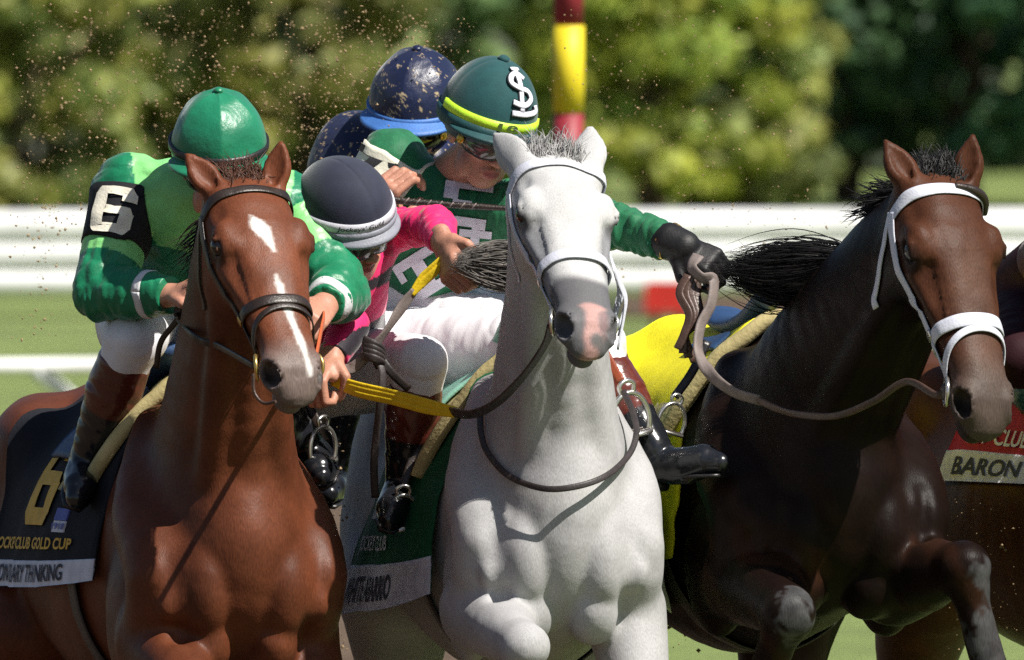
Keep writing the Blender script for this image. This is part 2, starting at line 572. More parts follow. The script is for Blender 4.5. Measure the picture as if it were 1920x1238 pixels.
class Horse:
    def __init__(self, base, yaw, head, legs, neck_w=1.0, size=1.0, wid=1.0, neck_pts=None):
        self.wid = wid
        """base: photo pixel of the ground under the point of the chest (u, v, w)"""
        self.o = np.asarray(base, float); y = math.radians(yaw); self.size = size
        self.f = np.array([math.sin(y), 0, -math.cos(y)]); self.l = np.array([math.cos(y), 0, math.sin(y)]); self.up = np.array([0, -1., 0])
        self.h = head; self.legs = legs; self.neck_w = neck_w; self.neck_pts = neck_pts
        self.R = np.stack([self.l, self.f, self.up])
    def Q(self, F, L, U):
        return self.o + S * self.size * (F * self.f + L * self.l + U * self.up)
    def loc(self, p):
        q = (p - self.o) @ self.R.T / (S * self.size)
        return q[:, 1], q[:, 0], q[:, 2]      # F, L, U
    def sculpt(self, seed=1):
        s = Sculpt(); m = S * self.size; Q = self.Q; R = self.R
        wd = self.wid
        # barrel
        s.limb([(*Q(-.24, 0, 1.20), .205 * m * wd, .30 * m), (*Q(-.5, 0, 1.19), .24 * m * (.5 + .5 * wd), .345 * m), (*Q(-.8, 0, 1.17), .285 * m, .35 * m),
                (*Q(-1.1, 0, 1.20), .28 * m, .32 * m), (*Q(-1.35, 0, 1.25), .27 * m, .30 * m), (*Q(-1.52, 0, 1.24), .22 * m, .25 * m)], 30, lat=self.l, n=6)
        s.limb([(*Q(-.30, 0, 1.44), .07 * m), (*Q(-.55, 0, 1.535), .06 * m), (*Q(-.85, 0, 1.47), .06 * m), (*Q(-1.15, 0, 1.50), .07 * m), (*Q(-1.35, 0, 1.50), .08 * m)], 60, n=3)
        for sd in (-1, 1):
            s.ell(Q(-1.42, sd * .15, 1.22), np.array([.16, .25, .33]) * m, 50, R)
            s.ell(Q(-1.30, sd * .20, 1.42), np.array([.08, .14, .10]) * m, 50, R)
            # shoulder blade, point of the shoulder
            s.limb([(*Q(-.42, wd * sd * .12, 1.46), .06 * m), (*Q(-.26, wd * sd * .185, 1.28), .095 * m * wd), (*Q(-.10, wd * sd * .185, 1.13), .10 * m * wd), (*Q(-.20, wd * sd * .18, .98), .085 * m)], 34, n=3)
            s.ell(Q(-.32, wd * sd * .20, 1.03), np.array([.075 * wd, .13, .17]) * m, 34, R)
            # breast muscles, split down the middle
            s.ell(Q(-.075, wd * sd * .098, 1.105), np.array([.088 * wd, .115, .135]) * m, 9, R)
            s.ell(Q(-.085, wd * sd * .085, .985), np.array([.07 * wd, .085, .085]) * m, 10, R)
            s.limb([(*Q(-.12, wd * sd * .05, 1.30), .05 * m), (*Q(-.05, wd * sd * .12, 1.17), .045 * m), (*Q(-.04, wd * sd * .17, 1.07), .05 * m)], 10, n=3)
        # neck
        h = self.h
        nk = self.neck_w
        pb = h.P(0, .10, -.10)
        if self.neck_pts is None:
            b0 = Q(-.30, 0, 1.24); b1 = Q(-.22, 0, 1.38)
            mid = .5 * b1 + .5 * pb + self.f * .015 * m + self.up * .02 * m
            pts = [(*b0, .17 * m * nk, .26 * m), (*b1, .15 * m * nk, .235 * m), (*mid, .108 * m * nk, .185 * m), (*(.2 * b1 + .8 * pb), .095 * m * nk, .15 * m), (*pb, .085 * m, .12 * m)]
        else:
            pts = self.neck_pts
        self.neck_line = np.array(pts)
        lat = nrm(self.l + h.l * .6)
        s.limb(pts, 42, lat=lat, n=7)
        N = catmull(np.array(pts), 6)[:, :3]
        ax = nrm(N[-1] - N[0]); fr = nrm(np.cross(lat, ax))
        if fr @ self.f < 0: fr = -fr
        self.neck_fr, self.neck_lat, self.neck_ax = fr, lat, ax
        NR = catmull(np.array(pts), 6)
        def nk_at(f):
            i = f * (len(NR) - 1); j = int(i); k = min(j + 1, len(NR) - 1); r = NR[j] + (NR[k] - NR[j]) * (i - j); return r[:3], r[3], r[4]
        self.nk_at = nk_at
        # jugular muscles and windpipe on the throat side of the neck
        for sd in (-1, 1):
            q = []
            for f, o, rr in ((.08, .30, .055), (.3, .42, .048), (.55, .46, .042), (.8, .50, .034), (.95, .55, .028)):
                c, a, b = nk_at(f); q.append((*(c + lat * sd * a * o * 1.05 + fr * b * (.74 if f < .9 else .66)), rr * m))
            s.limb(q, 11, n=3)
        q = []
        for f in (.1, .4, .7, .95):
            c, a, b = nk_at(f); q.append((*(c + fr * b * .80), .042 * m))
        s.limb(q, 11, n=3)
        # legs
        for leg in self.legs:
            pts = [(*Q(*p[:3]), p[3] * m) for p in leg]
            s.limb(pts, 20 if leg[0][4] else 26, n=0)
            a, b = np.array(pts[-2][:3]), np.array(pts[-1][:3])
        for sd in (-1, 1):
            s.limb([(*Q(-.02, wd * sd * .205, 1.20), .006 * m), (*Q(.01, wd * sd * .19, 1.08), .010 * m), (*Q(-.02, wd * sd * .17, .99), .014 * m)], 28, n=3, kind='s')
        h.sculpt(s)
        self.s = s
        sc_ = m
        def nz(p):
            q = p / sc_
            return vnoise(q * 7, seed) * 1.8 + vnoise(q * 19, seed + 1) * 1.5 + vnoise(q * 42, seed + 2) * .8
        s.noise = nz
        return s
    def build(self, name, label, cat, colour, mat, eye_mat, h=5.0, clip=None):
        s = self.sculpt()
        V, F = s.mesh(h, clip)
        q = self.h.loc(V)
        body = ~((q[:, 1] > -.35) & (q[:, 1] < 1.15) & (np.abs(q[:, 0]) < .4) & (q[:, 2] > -.40)) & (self.loc(V)[2] > .75)
        V = relax(V, F, 14, sstep(0, 1, body.astype(float)))
        C = colour(self, V)
        root = empty(name, self.Q(-.7, 0, 0), label, cat)
        MB().add(V, F, mat, C).build('body', root, attr=True)
        self.root = root
        for sd in (-1, 1):
            e = MB()
            ellipsoid(e, self.h.P(sd * .142, .295, .050), self.h.L * np.array([.036, .042, .038]), eye_mat, self.h.A)
            e.build('eye', root)
        return root
    # ---- tack helpers, on the finished surface
    def ring(self, t0, t1, x_out=.3, n0=.0, n=64, a0=0, a1=360, off=2.0, cn=-.02, tilt=0.0):
        """points where a plane across the head meets its surface, starting on the nose bone; t0 at the front, t1 under the jaw"""
        h = self.h; out = []; nor = []
        for a in np.linspace(a0, a1, n):
            ar = math.radians(a)
            d = np.array([math.sin(ar), 0, math.cos(ar)])
            out.append((d, t0 + (t1 - t0) * (1 - math.cos(ar)) / 2 + tilt * math.sin(ar)))
        lo = np.full(len(out), .0); hi = np.full(len(out), .40)
        D = np.array([o[0] for o in out]); T = np.array([o[1] for o in out])
        def pos(r):
            return np.array([h.P(D[i, 0] * r[i], T[i], cn + D[i, 2] * r[i]) for i in range(len(out))])
        # march out to the first exit
        rs = np.linspace(0.02, .34, 40); first = np.full(len(out), .34)
        found = np.zeros(len(out), bool)
        for r in rs:
            d = self.hs.evc(pos(np.full(len(out), r)))
            m = (d > 0) & ~found
            first[m] = r; found |= m
        a_, b_ = first - .0085, first.copy()
        for _ in range(8):
            mid = (a_ + b_) / 2; d = self.hs.evc(pos(mid)); a_ = np.where(d < 0, mid, a_); b_ = np.where(d < 0, b_, mid)
        P = pos(b_ + off / h.L)
        C = pos(np.full(len(out), 0.0))
        N = P - C; N /= np.linalg.norm(N, axis=1, keepdims=True)
        return P, N
    def prep(self):
        """head alone without ears' or nostrils' holes for straps to lie on"""
        hs = Sculpt(); e = self.h.ears; self.h.sculpt(hs); self.hs = hs
    def on(self, pts, off=2.5, n=10):
        """a polyline of head coordinates laid on the surface"""
        h = self.h
        P = catmull([h.P(*p) for p in pts], n)
        P = self.s.snap(P, 5, off=off)
        P[1:-1] = .25 * P[:-2] + .5 * P[1:-1] + .25 * P[2:]
        return P, self.s.normal(P)

def mane_hair(name, root, roots, mat, count, seed, spread=1.0, seg=5, r=1.6, label=None):
    """roots: function k -> (start, direction, length, sag vector)"""
    rnd = random.Random(seed); mb = MB()
    for i in range(count):
        p, d, L, sag = roots(rnd)
        p = np.asarray(p, float); d = nrm(d); sag = np.asarray(sag, float)
        wob = np.array([rnd.gauss(0, 1) for _ in range(3)]) * L * .07
        pts = [p + d * L * t + sag * L * t * t + wob * math.sin(t * 3.0) for t in np.linspace(0, 1, seg)]
        rr = r * rnd.uniform(.6, 1.3)
        tube(mb, pts, [rr, rr, rr * .8, rr * .2], mat, k=4, n=3)
    return mb.build(name, root, label)
M = {}
M['white_coat'] = coated('white_coat', .6, .22, .84, 1.06, sheen=.05, bmp=.0008, fine=420, streak=(1, 1, .25), big=.006, bigscale=13, scale=9, flo=.82, fhi=1.12)
M['brown_coat'] = coated('brown_coat', .47, .17, .74, 1.2, bmp=.0012, fine=330, streak=(1, 1, .2), big=.006, bigscale=13, scale=9, flo=.78, fhi=1.22)
M['eye'] = plain('eye', (.006, .004, .003), .05, .6, bmp=0)
M['hair_grey'] = plain('hair_grey', (.10, .095, .09), .5, .4, bmp=0, lo=.5, hi=1.6, scale=60)
M['hair_black'] = plain('hair_black', (.008, .007, .007), .45, .4, bmp=0)
M['dark_coat'] = coated('dark_coat', .44, .085, .74, 1.2, bmp=.0012, fine=330, streak=(1, 1, .2), big=.006, bigscale=13, scale=9, flo=.78, fhi=1.22)

def white_col(H, V):
    h = H.h; q = h.loc(V); x, t, n = q.T
    C = np.tile(np.array([.45, .447, .445]), (len(V), 1))
    z = vnoise(V / 40., 3); z2 = vnoise(V / 14., 4)
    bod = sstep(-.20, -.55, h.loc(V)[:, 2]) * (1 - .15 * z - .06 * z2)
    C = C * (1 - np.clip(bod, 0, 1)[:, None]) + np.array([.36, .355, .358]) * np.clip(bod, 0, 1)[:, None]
    onhead = (t > -.3) & (t < 1.15) & (np.abs(x) < .35) & (n > -.4)
    def mix(c, w):
        w = (w * onhead)[:, None]; C[:] = C * (1 - w) + np.array(c) * w
    # grey skin round the eyes and down the muzzle
    e = np.sqrt(((np.abs(x) - .155) / .060) ** 2 + ((t - .315) / .085) ** 2 + ((n - .035) / .052) ** 2)
    mix((.035, .033, .035), sstep(1.3, .75, e + .2 * z))
    e = np.sqrt(((np.abs(x) - .13) / .075) ** 2 + ((t - .50) / .19) ** 2 + ((n - .0) / .075) ** 2)
    mix((.19, .19, .205), .85 * sstep(1.5, .6, e + .25 * z))
    mz = sstep(.66, .71, t + .02 * z + .05 * (x * 6) ** 2 * (n > .02) - .05 * (n < -.02))
    mix((.085, .083, .09), mz * .95)
    # pink snip between the nostrils
    hw = np.interp(t, [.80, .84, .88, .92, .97, 1.0], [.01, .046, .034, .026, .044, .03]) + .010 * z2
    snip = sstep(.012, -.012, np.abs(x - .012 - .012 * z) - hw) * sstep(.815, .84, t - .02 * z2 + .25 * np.abs(x)) * (n > -.085)
    mix((.40, .235, .215), snip)
    g = sstep(.035, .015, np.sqrt((x - .022) ** 2 + (t - .975) ** 2)) * (n > -.08)
    mix((.12, .11, .11), g)
    g2 = sstep(.02, .006, np.abs(x - .045)) * sstep(.85, .87, t) * sstep(.95, .93, t) * (n > -.03)
    mix((.20, .13, .13), g2)
    for sd in (-1, 1):
        c = h.P(sd * .092, .905, .02); d = np.linalg.norm(V - c, axis=1) / h.L
        w = sstep(.055, .025, d)[:, None]; C[:] = C * (1 - w) + np.array([.012, .01, .011]) * w
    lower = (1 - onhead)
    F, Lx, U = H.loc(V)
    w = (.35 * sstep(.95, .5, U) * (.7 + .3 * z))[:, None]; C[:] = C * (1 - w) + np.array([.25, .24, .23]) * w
    return C

def fore(sd, knee, fet, hoof, elbow=None):
    e = elbow or (-.20, sd * .165, .98)
    return [(*e, .098, 1), ((e[0] * .6 + knee[0] * .4), e[1] * .6 + knee[1] * .4, e[2] * .6 + knee[2] * .4, .080, 1), (e[0] * .15 + knee[0] * .85, e[1] * .15 + knee[1] * .85, e[2] * .15 + knee[2] * .85, .055, 1),
            (*knee, .056, 1), (knee[0] * .7 + fet[0] * .3, knee[1] * .7 + fet[1] * .3, knee[2] * .7 + fet[2] * .3, .036, 1), (knee[0] * .25 + fet[0] * .75, knee[1] * .25 + fet[1] * .75, knee[2] * .25 + fet[2] * .75, .035, 1),
            (*fet, .044, 1), (.4 * fet[0] + .6 * hoof[0], .4 * fet[1] + .6 * hoof[1], .4 * fet[2] + .6 * hoof[2], .036, 1), (*hoof, .058, 1)]
def hind(sd, hock, fet, hoof, stifle=None):
    st = stifle or (-1.22, sd * .22, 1.0)
    return [(-1.45, sd * .15, 1.15, .17, 0), (*st, .135, 0), ((st[0] + hock[0]) / 2, (st[1] + hock[1]) / 2, (st[2] + hock[2]) / 2, .09, 0), (*hock, .058, 0),
            (hock[0] * .5 + fet[0] * .5, hock[1] * .5 + fet[1] * .5, hock[2] * .5 + fet[2] * .5, .038, 0), (*fet, .045, 0), (.4 * fet[0] + .6 * hoof[0], .4 * fet[1] + .6 * hoof[1], .4 * fet[2] + .6 * hoof[2], .036, 0), (*hoof, .058, 0)]

wh = Head(poll=(1034, 328, -60), axis=(68, 303, -300), face=(.26, -.61, -.74), L=462,
          ears=[((-.50, -.60, .50), (.15, -.3, 1)), ((.05, -.78, .50), (.1, -.3, 1))], wide=1.24, ear_len=.235, ear_w=1.3, ear_x=.105, ear_t=.045)
white = Horse((1060, 1950, 0), 8, wh, [
    fore(-1, (.18, -.12, .90), (-.02, -.12, .66), (-.12, -.12, .60)),
    fore(1, (-.02, .21, .60), (-.10, .20, .22), (-.04, .20, .06)),
    hind(-1, (-1.55, -.17, .62), (-1.75, -.17, .35), (-1.85, -.17, .30)),
    hind(1, (-1.20, .17, .52), (-.98, .17, .15), (-.90, .17, .05), (-1.1, .20, .95))], wid=.86)
white.build('racehorse', 'white grey racehorse with a pink and grey muzzle in the middle of the group', 'horse', white_col, M['white_coat'], M['eye'], 6.0)
def thick(leg, k=1.16):
    return [(*p[:3], p[3] * k, p[4]) for p in leg]
def head_mix(H, V):
    h = H.h; q = h.loc(V); x, t, n = q.T
    on = (t > -.3) & (t < 1.15) & (np.abs(x) < .35) & (n > -.42)
    return x, t, n, on

def nostril_dark(H, V, C, c=(.010, .008, .008)):
    for sd in (-1, 1):
        p = H.h.P(sd * .086, .905, .016); d = np.linalg.norm(V - p, axis=1) / H.h.L
        w = sstep(.058, .028, d)[:, None]; C[:] = C * (1 - w) + np.array(c) * w

def chestnut_col(H, V):
    x, t, n, on = head_mix(H, V)
    z = vnoise(V / 40., 3); z2 = vnoise(V / 12., 4)
    F, Lx, U = H.loc(V)
    C = np.tile(np.array([.094, .0275, .012]), (len(V), 1)) * (1 + .10 * z)[:, None]
    def mix(c, w, o=on):
        w = (w * o)[:, None]; C[:] = C * (1 - w) + np.array(c) * w
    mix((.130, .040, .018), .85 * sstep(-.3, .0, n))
    mix((.135, .105, .095), sstep(.74, .90, t + .02 * z + .05 * (n < -.02)) * .9)
    e = np.sqrt(((np.abs(x) - .15) / .05) ** 2 + ((t - .305) / .06) ** 2 + ((n - .04) / .05) ** 2)
    mix((.045, .02, .012), sstep(1.35, .8, e))
    front = n > .0
    hw = np.interp(t, [.215, .245, .275, .31, .35, .385], [.005, .022, .029, .021, .010, .002])
    star = sstep(.008, -.008, np.abs(x + .018 - .25 * (t - .28)) - hw - .004 * z2) * ((t > .21) & (t < .39)) * front
    mix((.62, .60, .57), star)
    hw = np.interp(t, [.50, .54, .62, .70, .80, .86, .93], [.002, .009, .010, .012, .013, .008, .003])
    mix((.60, .57, .54), sstep(.007, -.007, np.abs(x - .004 - .10 * (t - .6)) - hw - .004 * z2) * ((t > .495) & (t < .94)) * front)
    nostril_dark(H, V, C)
    w = sstep(.62, .45, U)[:, None]; C[:] = C * (1 - w) + np.array([.05, .02, .01]) * w
    ear = (t < -.18) & on
    return C

def bay_col(H, V):
    x, t, n, on = head_mix(H, V)
    z = vnoise(V / 40., 13); z2 = vnoise(V / 12., 14)
    F, Lx, U = H.loc(V)
    C = np.tile(np.array([.0085, .0042, .003]), (len(V), 1)) * (1 + .25 * z)[:, None]
    br = sstep(.1, .6, z) * sstep(1.25, 1.05, U)
    C += br[:, None] * np.array([.012, .004, .0013])
    def mix(c, w, o=on):
        w = (w * o)[:, None]; C[:] = C * (1 - w) + np.array(c) * w
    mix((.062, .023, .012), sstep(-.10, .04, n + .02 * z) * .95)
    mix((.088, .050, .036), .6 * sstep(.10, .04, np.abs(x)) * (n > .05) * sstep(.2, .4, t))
    mix((.066, .050, .042), sstep(.70, .88, t + .02 * z) * .9)
    mix((.03, .022, .02), sstep(-.04, -.09, n) * sstep(.74, .84, t))
    e = np.sqrt(((np.abs(x) - .15) / .05) ** 2 + ((t - .305) / .06) ** 2 + ((n - .04) / .05) ** 2)
    mix((.018, .010, .008), sstep(1.4, .8, e))
    nostril_dark(H, V, C)
    # dried mud on the knees
    for p, r in H.mud:
        d = np.linalg.norm((V - np.asarray(p)) / np.asarray(r), axis=1) + .4 * z2 + .35 * vnoise(V / 6., 15)
        w = .85 * sstep(1.15, .7, d)[:, None]; C[:] = C * (1 - w) + np.array([.055, .055, .056]) * (1 + .4 * z2)[:, None] * w
    return C

ch_ = Head(poll=(450, 366, -120), axis=(108, 350, -255), face=(.30, -.55, -.78), L=478,
           ears=[((-.62, -.76, .15), (.35, .1, -1)), ((.18, -.98, .12), (-.25, .1, -1))], wide=1.22, ear_len=.205, ear_w=1.05, ear_t=.035, ear_x=.092)
chestnut = Horse((462, 2010, 0), 14, ch_, [
    fore(-1, (.14, -.14, .86), (-.06, -.14, .62), (-.16, -.14, .56)),
    fore(1, (.06, .22, .60), (.12, .22, .22), (.18, .22, .06)),
    hind(-1, (-1.55, -.17, .62), (-1.75, -.17, .35), (-1.85, -.17, .30)),
    hind(1, (-1.20, .17, .52), (-.98, .17, .15), (-.90, .17, .05), (-1.1, .20, .95))], neck_w=1.08, wid=.90)
chestnut.build('racehorse', 'chestnut racehorse with a white star and stripe under the emerald and lime jockey', 'horse', chestnut_col, M['brown_coat'], M['eye'], 6.0)

bh_ = Head(poll=(1745, 352, 120), axis=(104, 425, -205), face=(.46, -.38, -.80), L=515,
           ears=[((-.50, -.84, .15), (.45, .1, -1)), ((.16, -.98, .10), (-.1, .1, -1))], wide=1.18, ear_len=.195, ear_w=1.0, ear_t=.03, ear_x=.092)
bay = Horse((1582, 1905, 350), 16, bh_, [
    thick(fore(-1, (.24, -.20, .92), (.02, -.22, .70), (-.08, -.22, .66), (-.16, -.165, 1.0))),
    thick(fore(1, (.14, .25, 1.02), (.16, .32, .74), (.06, .34, .66), (-.14, .17, 1.0))),
    hind(-1, (-1.55, -.17, .62), (-1.75, -.17, .35), (-1.85, -.17, .30)),
    hind(1, (-1.20, .17, .52), (-.98, .17, .15), (-.90, .17, .05), (-1.1, .20, .95))], neck_w=1.12)
bay.mud = [(bay.Q(.29, -.20, .91), (42, 62, 60)), (bay.Q(.20, .31, .86), (60, 80, 60)), (bay.Q(.2, .29, 1.0), (30, 40, 40))]
bay.build('racehorse', 'dark bay racehorse without a rider wearing a white bridle and yellow saddle cloth', 'horse', bay_col, M['dark_coat'], M['eye'], 6.0)

eh_ = Head(poll=(2260, 300, 520), axis=(80, 450, -170), face=(.46, -.34, -.82), L=500,
           ears=[((-.50, -.84, .15), (.45, .1, -1)), ((.16, -.98, .10), (-.1, .1, -1))], wide=1.12)
edge = Horse((2305, 1930, 620), 22, eh_, [
    fore(-1, (.10, -.16, .80), (-.06, -.16, .52), (-.16, -.16, .46)),
    fore(1, (.10, .22, .62), (.12, .25, .22), (.06, .26, .06)),
    hind(-1, (-1.55, -.17, .62), (-1.75, -.17, .35), (-1.85, -.17, .30)),
    hind(1, (-1.20, .17, .52), (-.98, .17, .15), (-.90, .17, .05), (-1.1, .20, .95))], neck_w=1.08)
edge.mud = []
def edge_col(H, V):
    C = bay_col(H, V); return C * 1.0 + np.array([.055, .018, .006])
edge.build('racehorse', 'brown racehorse cut off by the right edge with red and white saddle cloth', 'horse', edge_col, M['brown_coat'], M['eye'], 9.0)
# ------------------------------------------------------------------ people
def frame(front, up):
    """axes of a head: (right on a facing viewer's right, up, front)"""
    f = nrm(front); u = np.asarray(up, float); u = nrm(u - f * (u @ f)); r = np.cross(f, u)
    return np.stack([r, u, f])

def face_ops(s, c, A, m=S, k=1.0):
    """a human head: c is the middle of the skull at the height of the eyes"""
    def P(x, y, z): return np.asarray(c) + m * (x * A[0] + y * A[1] + z * A[2])
    E = lambda p, r, kk=12, kind='u': s.ell(P(*p), m * np.array(r), kk, A, kind)
    E((0, .035, -.012), (.074, .088, .092))
    E((0, -.040, .032), (.050, .080, .060), 18)
    E((0, -.085, .052), (.034, .026, .034), 14)             # chin
    for sd in (-1, 1):
        E((sd * .040, -.022, .066), (.020, .020, .020), 10)  # cheekbone
        E((sd * .050, -.075, .02), (.014, .03, .03), 12)     # jaw
        E((sd * .031, .004, .092), (.019, .012, .012), 5, 's')  # eye socket
        E((sd * .031, .002, .080), (.0135, .0125, .0125), 2)   # eyeball under lids
        s.limb([(*P(sd * .012, .020, .094), m * .006), (*P(sd * .048, .020, .082), m * .006)], 6)   # brow
        # ear
        s.ell(P(sd * .077, -.005, -.012), m * np.array([.010, .031, .019]), 5, A)
        s.ell(P(sd * .088, -.003, -.009), m * np.array([.006, .018, .010]), 4, A, 's')
    s.limb([(*P(0, .012, .092), m * .008), (*P(0, -.018, .108), m * .009), (*P(0, -.032, .114), m * .011)], 7)
    for sd in (-1, 1): s.ell(P(sd * .012, -.034, .104), m * np.array([.009, .007, .011]), 5, A)
    s.limb([(*P(-.024, -.060, .086), m * .004), (*P(0, -.056, .096), m * .006), (*P(.024, -.060, .086), m * .004)], 4)
    s.limb([(*P(-.022, -.068, .086), m * .005), (*P(0, -.071, .094), m * .0075), (*P(.022, -.068, .086), m * .005)], 4)
    s.limb([(*P(-.026, -.063, .093), m * .0025), (*P(0, -.0635, .104), m * .0028), (*P(.026, -.063, .093), m * .0025)], 3, kind='s')

def hand_ops(s, wrist, fdir, palm, thumb, curl=1.0, m=S, spread=1.0, size=1.0, curls=None):
    """palm, four unequal fingers and a thumb.  fdir: towards the knuckles; palm: the way the palm faces; thumb: the side the thumb is on"""
    f = nrm(fdir); p = np.asarray(palm, float); p = nrm(p - f * (p @ f)); t = np.cross(f, p)
    if t @ np.asarray(thumb, float) < 0: t = -t
    w = np.asarray(wrist, float); z = m * size
    def P(a, b, c): return w + z * (a * f + b * t + c * p)
    s.limb([(*P(-.02, 0, 0), .030 * z, .022 * z), (*P(.03, .0, 0), .036 * z, .017 * z), (*P(.085, 0, -.004), .041 * z, .014 * z)], 6, lat=t)
    s.limb([(*P(.015, .028, .012), .016 * z), (*P(.055, .034, .014), .014 * z)], 8)
    ln = [(.030, .047, .030, .022), (.010, .052, .034, .024), (-.011, .049, .032, .023), (-.030, .038, .025, .020)]
    tips = []
    for i, (b, l1, l2, l3) in enumerate(ln):
        cu = curl if curls is None else curls[i]
        cu = cu * (1.0 + .05 * i)
        x = P(.088, b * spread, -.004); sp = nrm(f + t * b * 2.2 * (spread - .6))
        pts = [(*P(.06, b * .95, -.003), .0098 * z), (*x, .0102 * z)]
        ang = 0
        for l, da, r in ((l1, .55, .0094), (l2, .95, .0086), (l3, .75, .0074)):
            ang += da * cu
            x = x + z * l * (sp * math.cos(ang) + p * math.sin(ang))
            pts.append((*x, r * z))
        s.limb(pts, 2.5); tips.append(x)
    x = P(.022, .034, .010); d = nrm(f * .62 + t * .62 + p * .35)
    y = x + z * .040 * d; d2 = nrm(f * .75 + t * (.35 - .5 * curl) + p * (.30 + .4 * curl)); y2 = y + z * .032 * d2; d3 = nrm(f * .5 - t * .35 * curl + p * .5 + .2 * d2)
    s.limb([(*x, .0150 * z), (*y, .0115 * z), (*y2, .0100 * z), (*(y2 + z * .024 * d3), .0080 * z)], 5)
    return tips

SKIN = np.array([.42, .20, .135])
M['skin'] = coated('skin', .5, .4, .9, 1.08, bmp=.0006, scale=40)
M['silk'] = coated('silk', .40, .34, .86, 1.12, sheen=.15, scale=20, bmp=.0006, fine=320, big=.012, bigscale=18)
M['jersey'] = coated('jersey', .62, .3, .84, 1.12, sheen=.2, scale=60, bmp=.0012, fine=320, big=.004)
M['breeches'] = plain('breeches', (.66, .655, .68), .5, .4, scale=14, lo=.93, hi=1.04, bmp=.001, bscale=260)
M['boot_leather'] = coated('boot_leather', .22, .5, .85, 1.1, scale=18, bmp=.0006, fine=120, big=.006)

class Person:
    """J: joints in pixels. head=(centre, front, up)"""
    def __init__(self, J, head, hands, girth=1.0, fz=.96):
        self.fz = fz
        self.J = {k: np.asarray(v, float) for k, v in J.items()}; self.head = head; self.hands = hands; self.g = girth
    def torso(self, s, z=1.0):
        J = self.J; g = self.g
        lat = nrm(J['sl'] - J['sr']); m = S
        pel, ch, nk = J['pelvis'], J['chest'], J['neck']
        wa = .5 * (pel + ch)
        s.limb([(*pel, .150 * m * z * g, .115 * m * z * g), (*wa, .135 * m * z * g, .105 * m * z * g), (*ch, .165 * m * z * g, .118 * m * z * g), (*(.45 * ch + .55 * nk), .135 * m * z * g, .085 * m * z * g)], 20, lat=lat, n=4)
        for a in ('sr', 'sl'):
            s.limb([(*(.5 * ch + .3 * nk + .2 * J[a]), .08 * m * z * g), (*J[a], .068 * m * z * g)], 34)
    def arm(self, s, sd, z=1.0, r=(.066, .055, .048, .036)):
        J = self.J; a, b, c = J['s' + sd], J['e' + sd], J['w' + sd]; m = S * z
        s.limb([(*a, r[0] * m), (*(.5 * a + .5 * b), .95 * r[1] * m + .05 * r[0] * m), (*b, r[1] * m), (*(.55 * b + .45 * c), r[2] * m), (*c, r[3] * m)], 20)
    def leg(self, s, sd, z=1.0, part='all'):
        J = self.J; h, k, a = J['h' + sd], J['k' + sd], J['a' + sd]; m = S * z
        if part in ('all', 'thigh'):
            s.limb([(*h, .105 * m), (*(.55 * h + .45 * k), .092 * m), (*(.15 * h + .85 * k), .075 * m), (*k, .068 * m), (*(.75 * k + .25 * a), .060 * m)], 24)
        if part == 'all':
            s.limb([(*k, .062 * m), (*(.65 * k + .35 * a), .060 * m), (*a, .040 * m)], 14)
    def boot(self, s, sd, toe, z=1.0, top=.18, heel=None):
        J = self.J; k, a = J['k' + sd], J['a' + sd]; m = S * z; t = np.asarray(toe, float)
        d = nrm(t - a); shin = nrm(a - k)
        he = a + shin * .045 * m - d * .03 * m
        s.limb([(*(k + (a - k) * top), .064 * m), (*(k + (a - k) * .45), .066 * m), (*(k + (a - k) * .75), .053 * m), (*a, .046 * m), (*he, .042 * m)], 10)
        s.limb([(*he, .040 * m), (*(.55 * (a + shin * .045 * m) + .45 * t), .043 * m), (*(.2 * a + .8 * t), .038 * m), (*(t + d * .01 * m), .024 * m)], 12)
        sole = shin * .038 * m
    def body(self, skinless=None):
        s = Sculpt()
        c, A = self.head
        J = self.J
        face_ops(s, c, A, S * self.fz)
        s.limb([(*(c - A[1] * .055 * S - A[2] * .025 * S), .047 * S), (*J['neck'], .054 * S)], 12)
        self.torso(s, .86)
        for sd in 'rl':
            self.arm(s, sd, .80, (.066, .052, .045, .034))
            self.leg(s, sd, .82)
            self.boot(s, sd, J['t' + sd], .72)
        for h in self.hands:
            hand_ops(s, h[0], **h[1])
        return s

def wrinkle(seed, amp, scale, axis=None, amp2=0, scale2=1):
    def f(p):
        q = p / scale
        if axis is not None: q = q + 0
        v = vnoise(q, seed)
        r = amp * (1 - np.abs(v) * 1.6)          # ridged folds
        if amp2: r = r + amp2 * vnoise(p / scale2, seed + 3)
        return -r
    return f

def folds(seed, lines, amp, width):
    """cloth folds that run across the limbs: lines = (origin, direction along the limb, spacing)"""
    def f(p):
        r = np.zeros(len(p))
        for o, d, sp, rad in lines:
            q = p - np.asarray(o); d_ = nrm(d)
            t = q @ d_; dist = np.linalg.norm(q - t[:, None] * d_, axis=1)
            v = vnoise((p + d_ * (t * 1.6)[:, None]) / (sp * .95) + seed, seed) + .35 * vnoise((p + d_ * t[:, None]) / (sp * .45), seed + 4)
            r += amp * (1.1 - 2.2 * np.abs(v)) * sstep(rad * 1.6, rad * .7, dist)
        return r
    return f

def add_noise(s, *fs):
    s.noise = lambda p: sum(f(p) for f in fs)
    return s

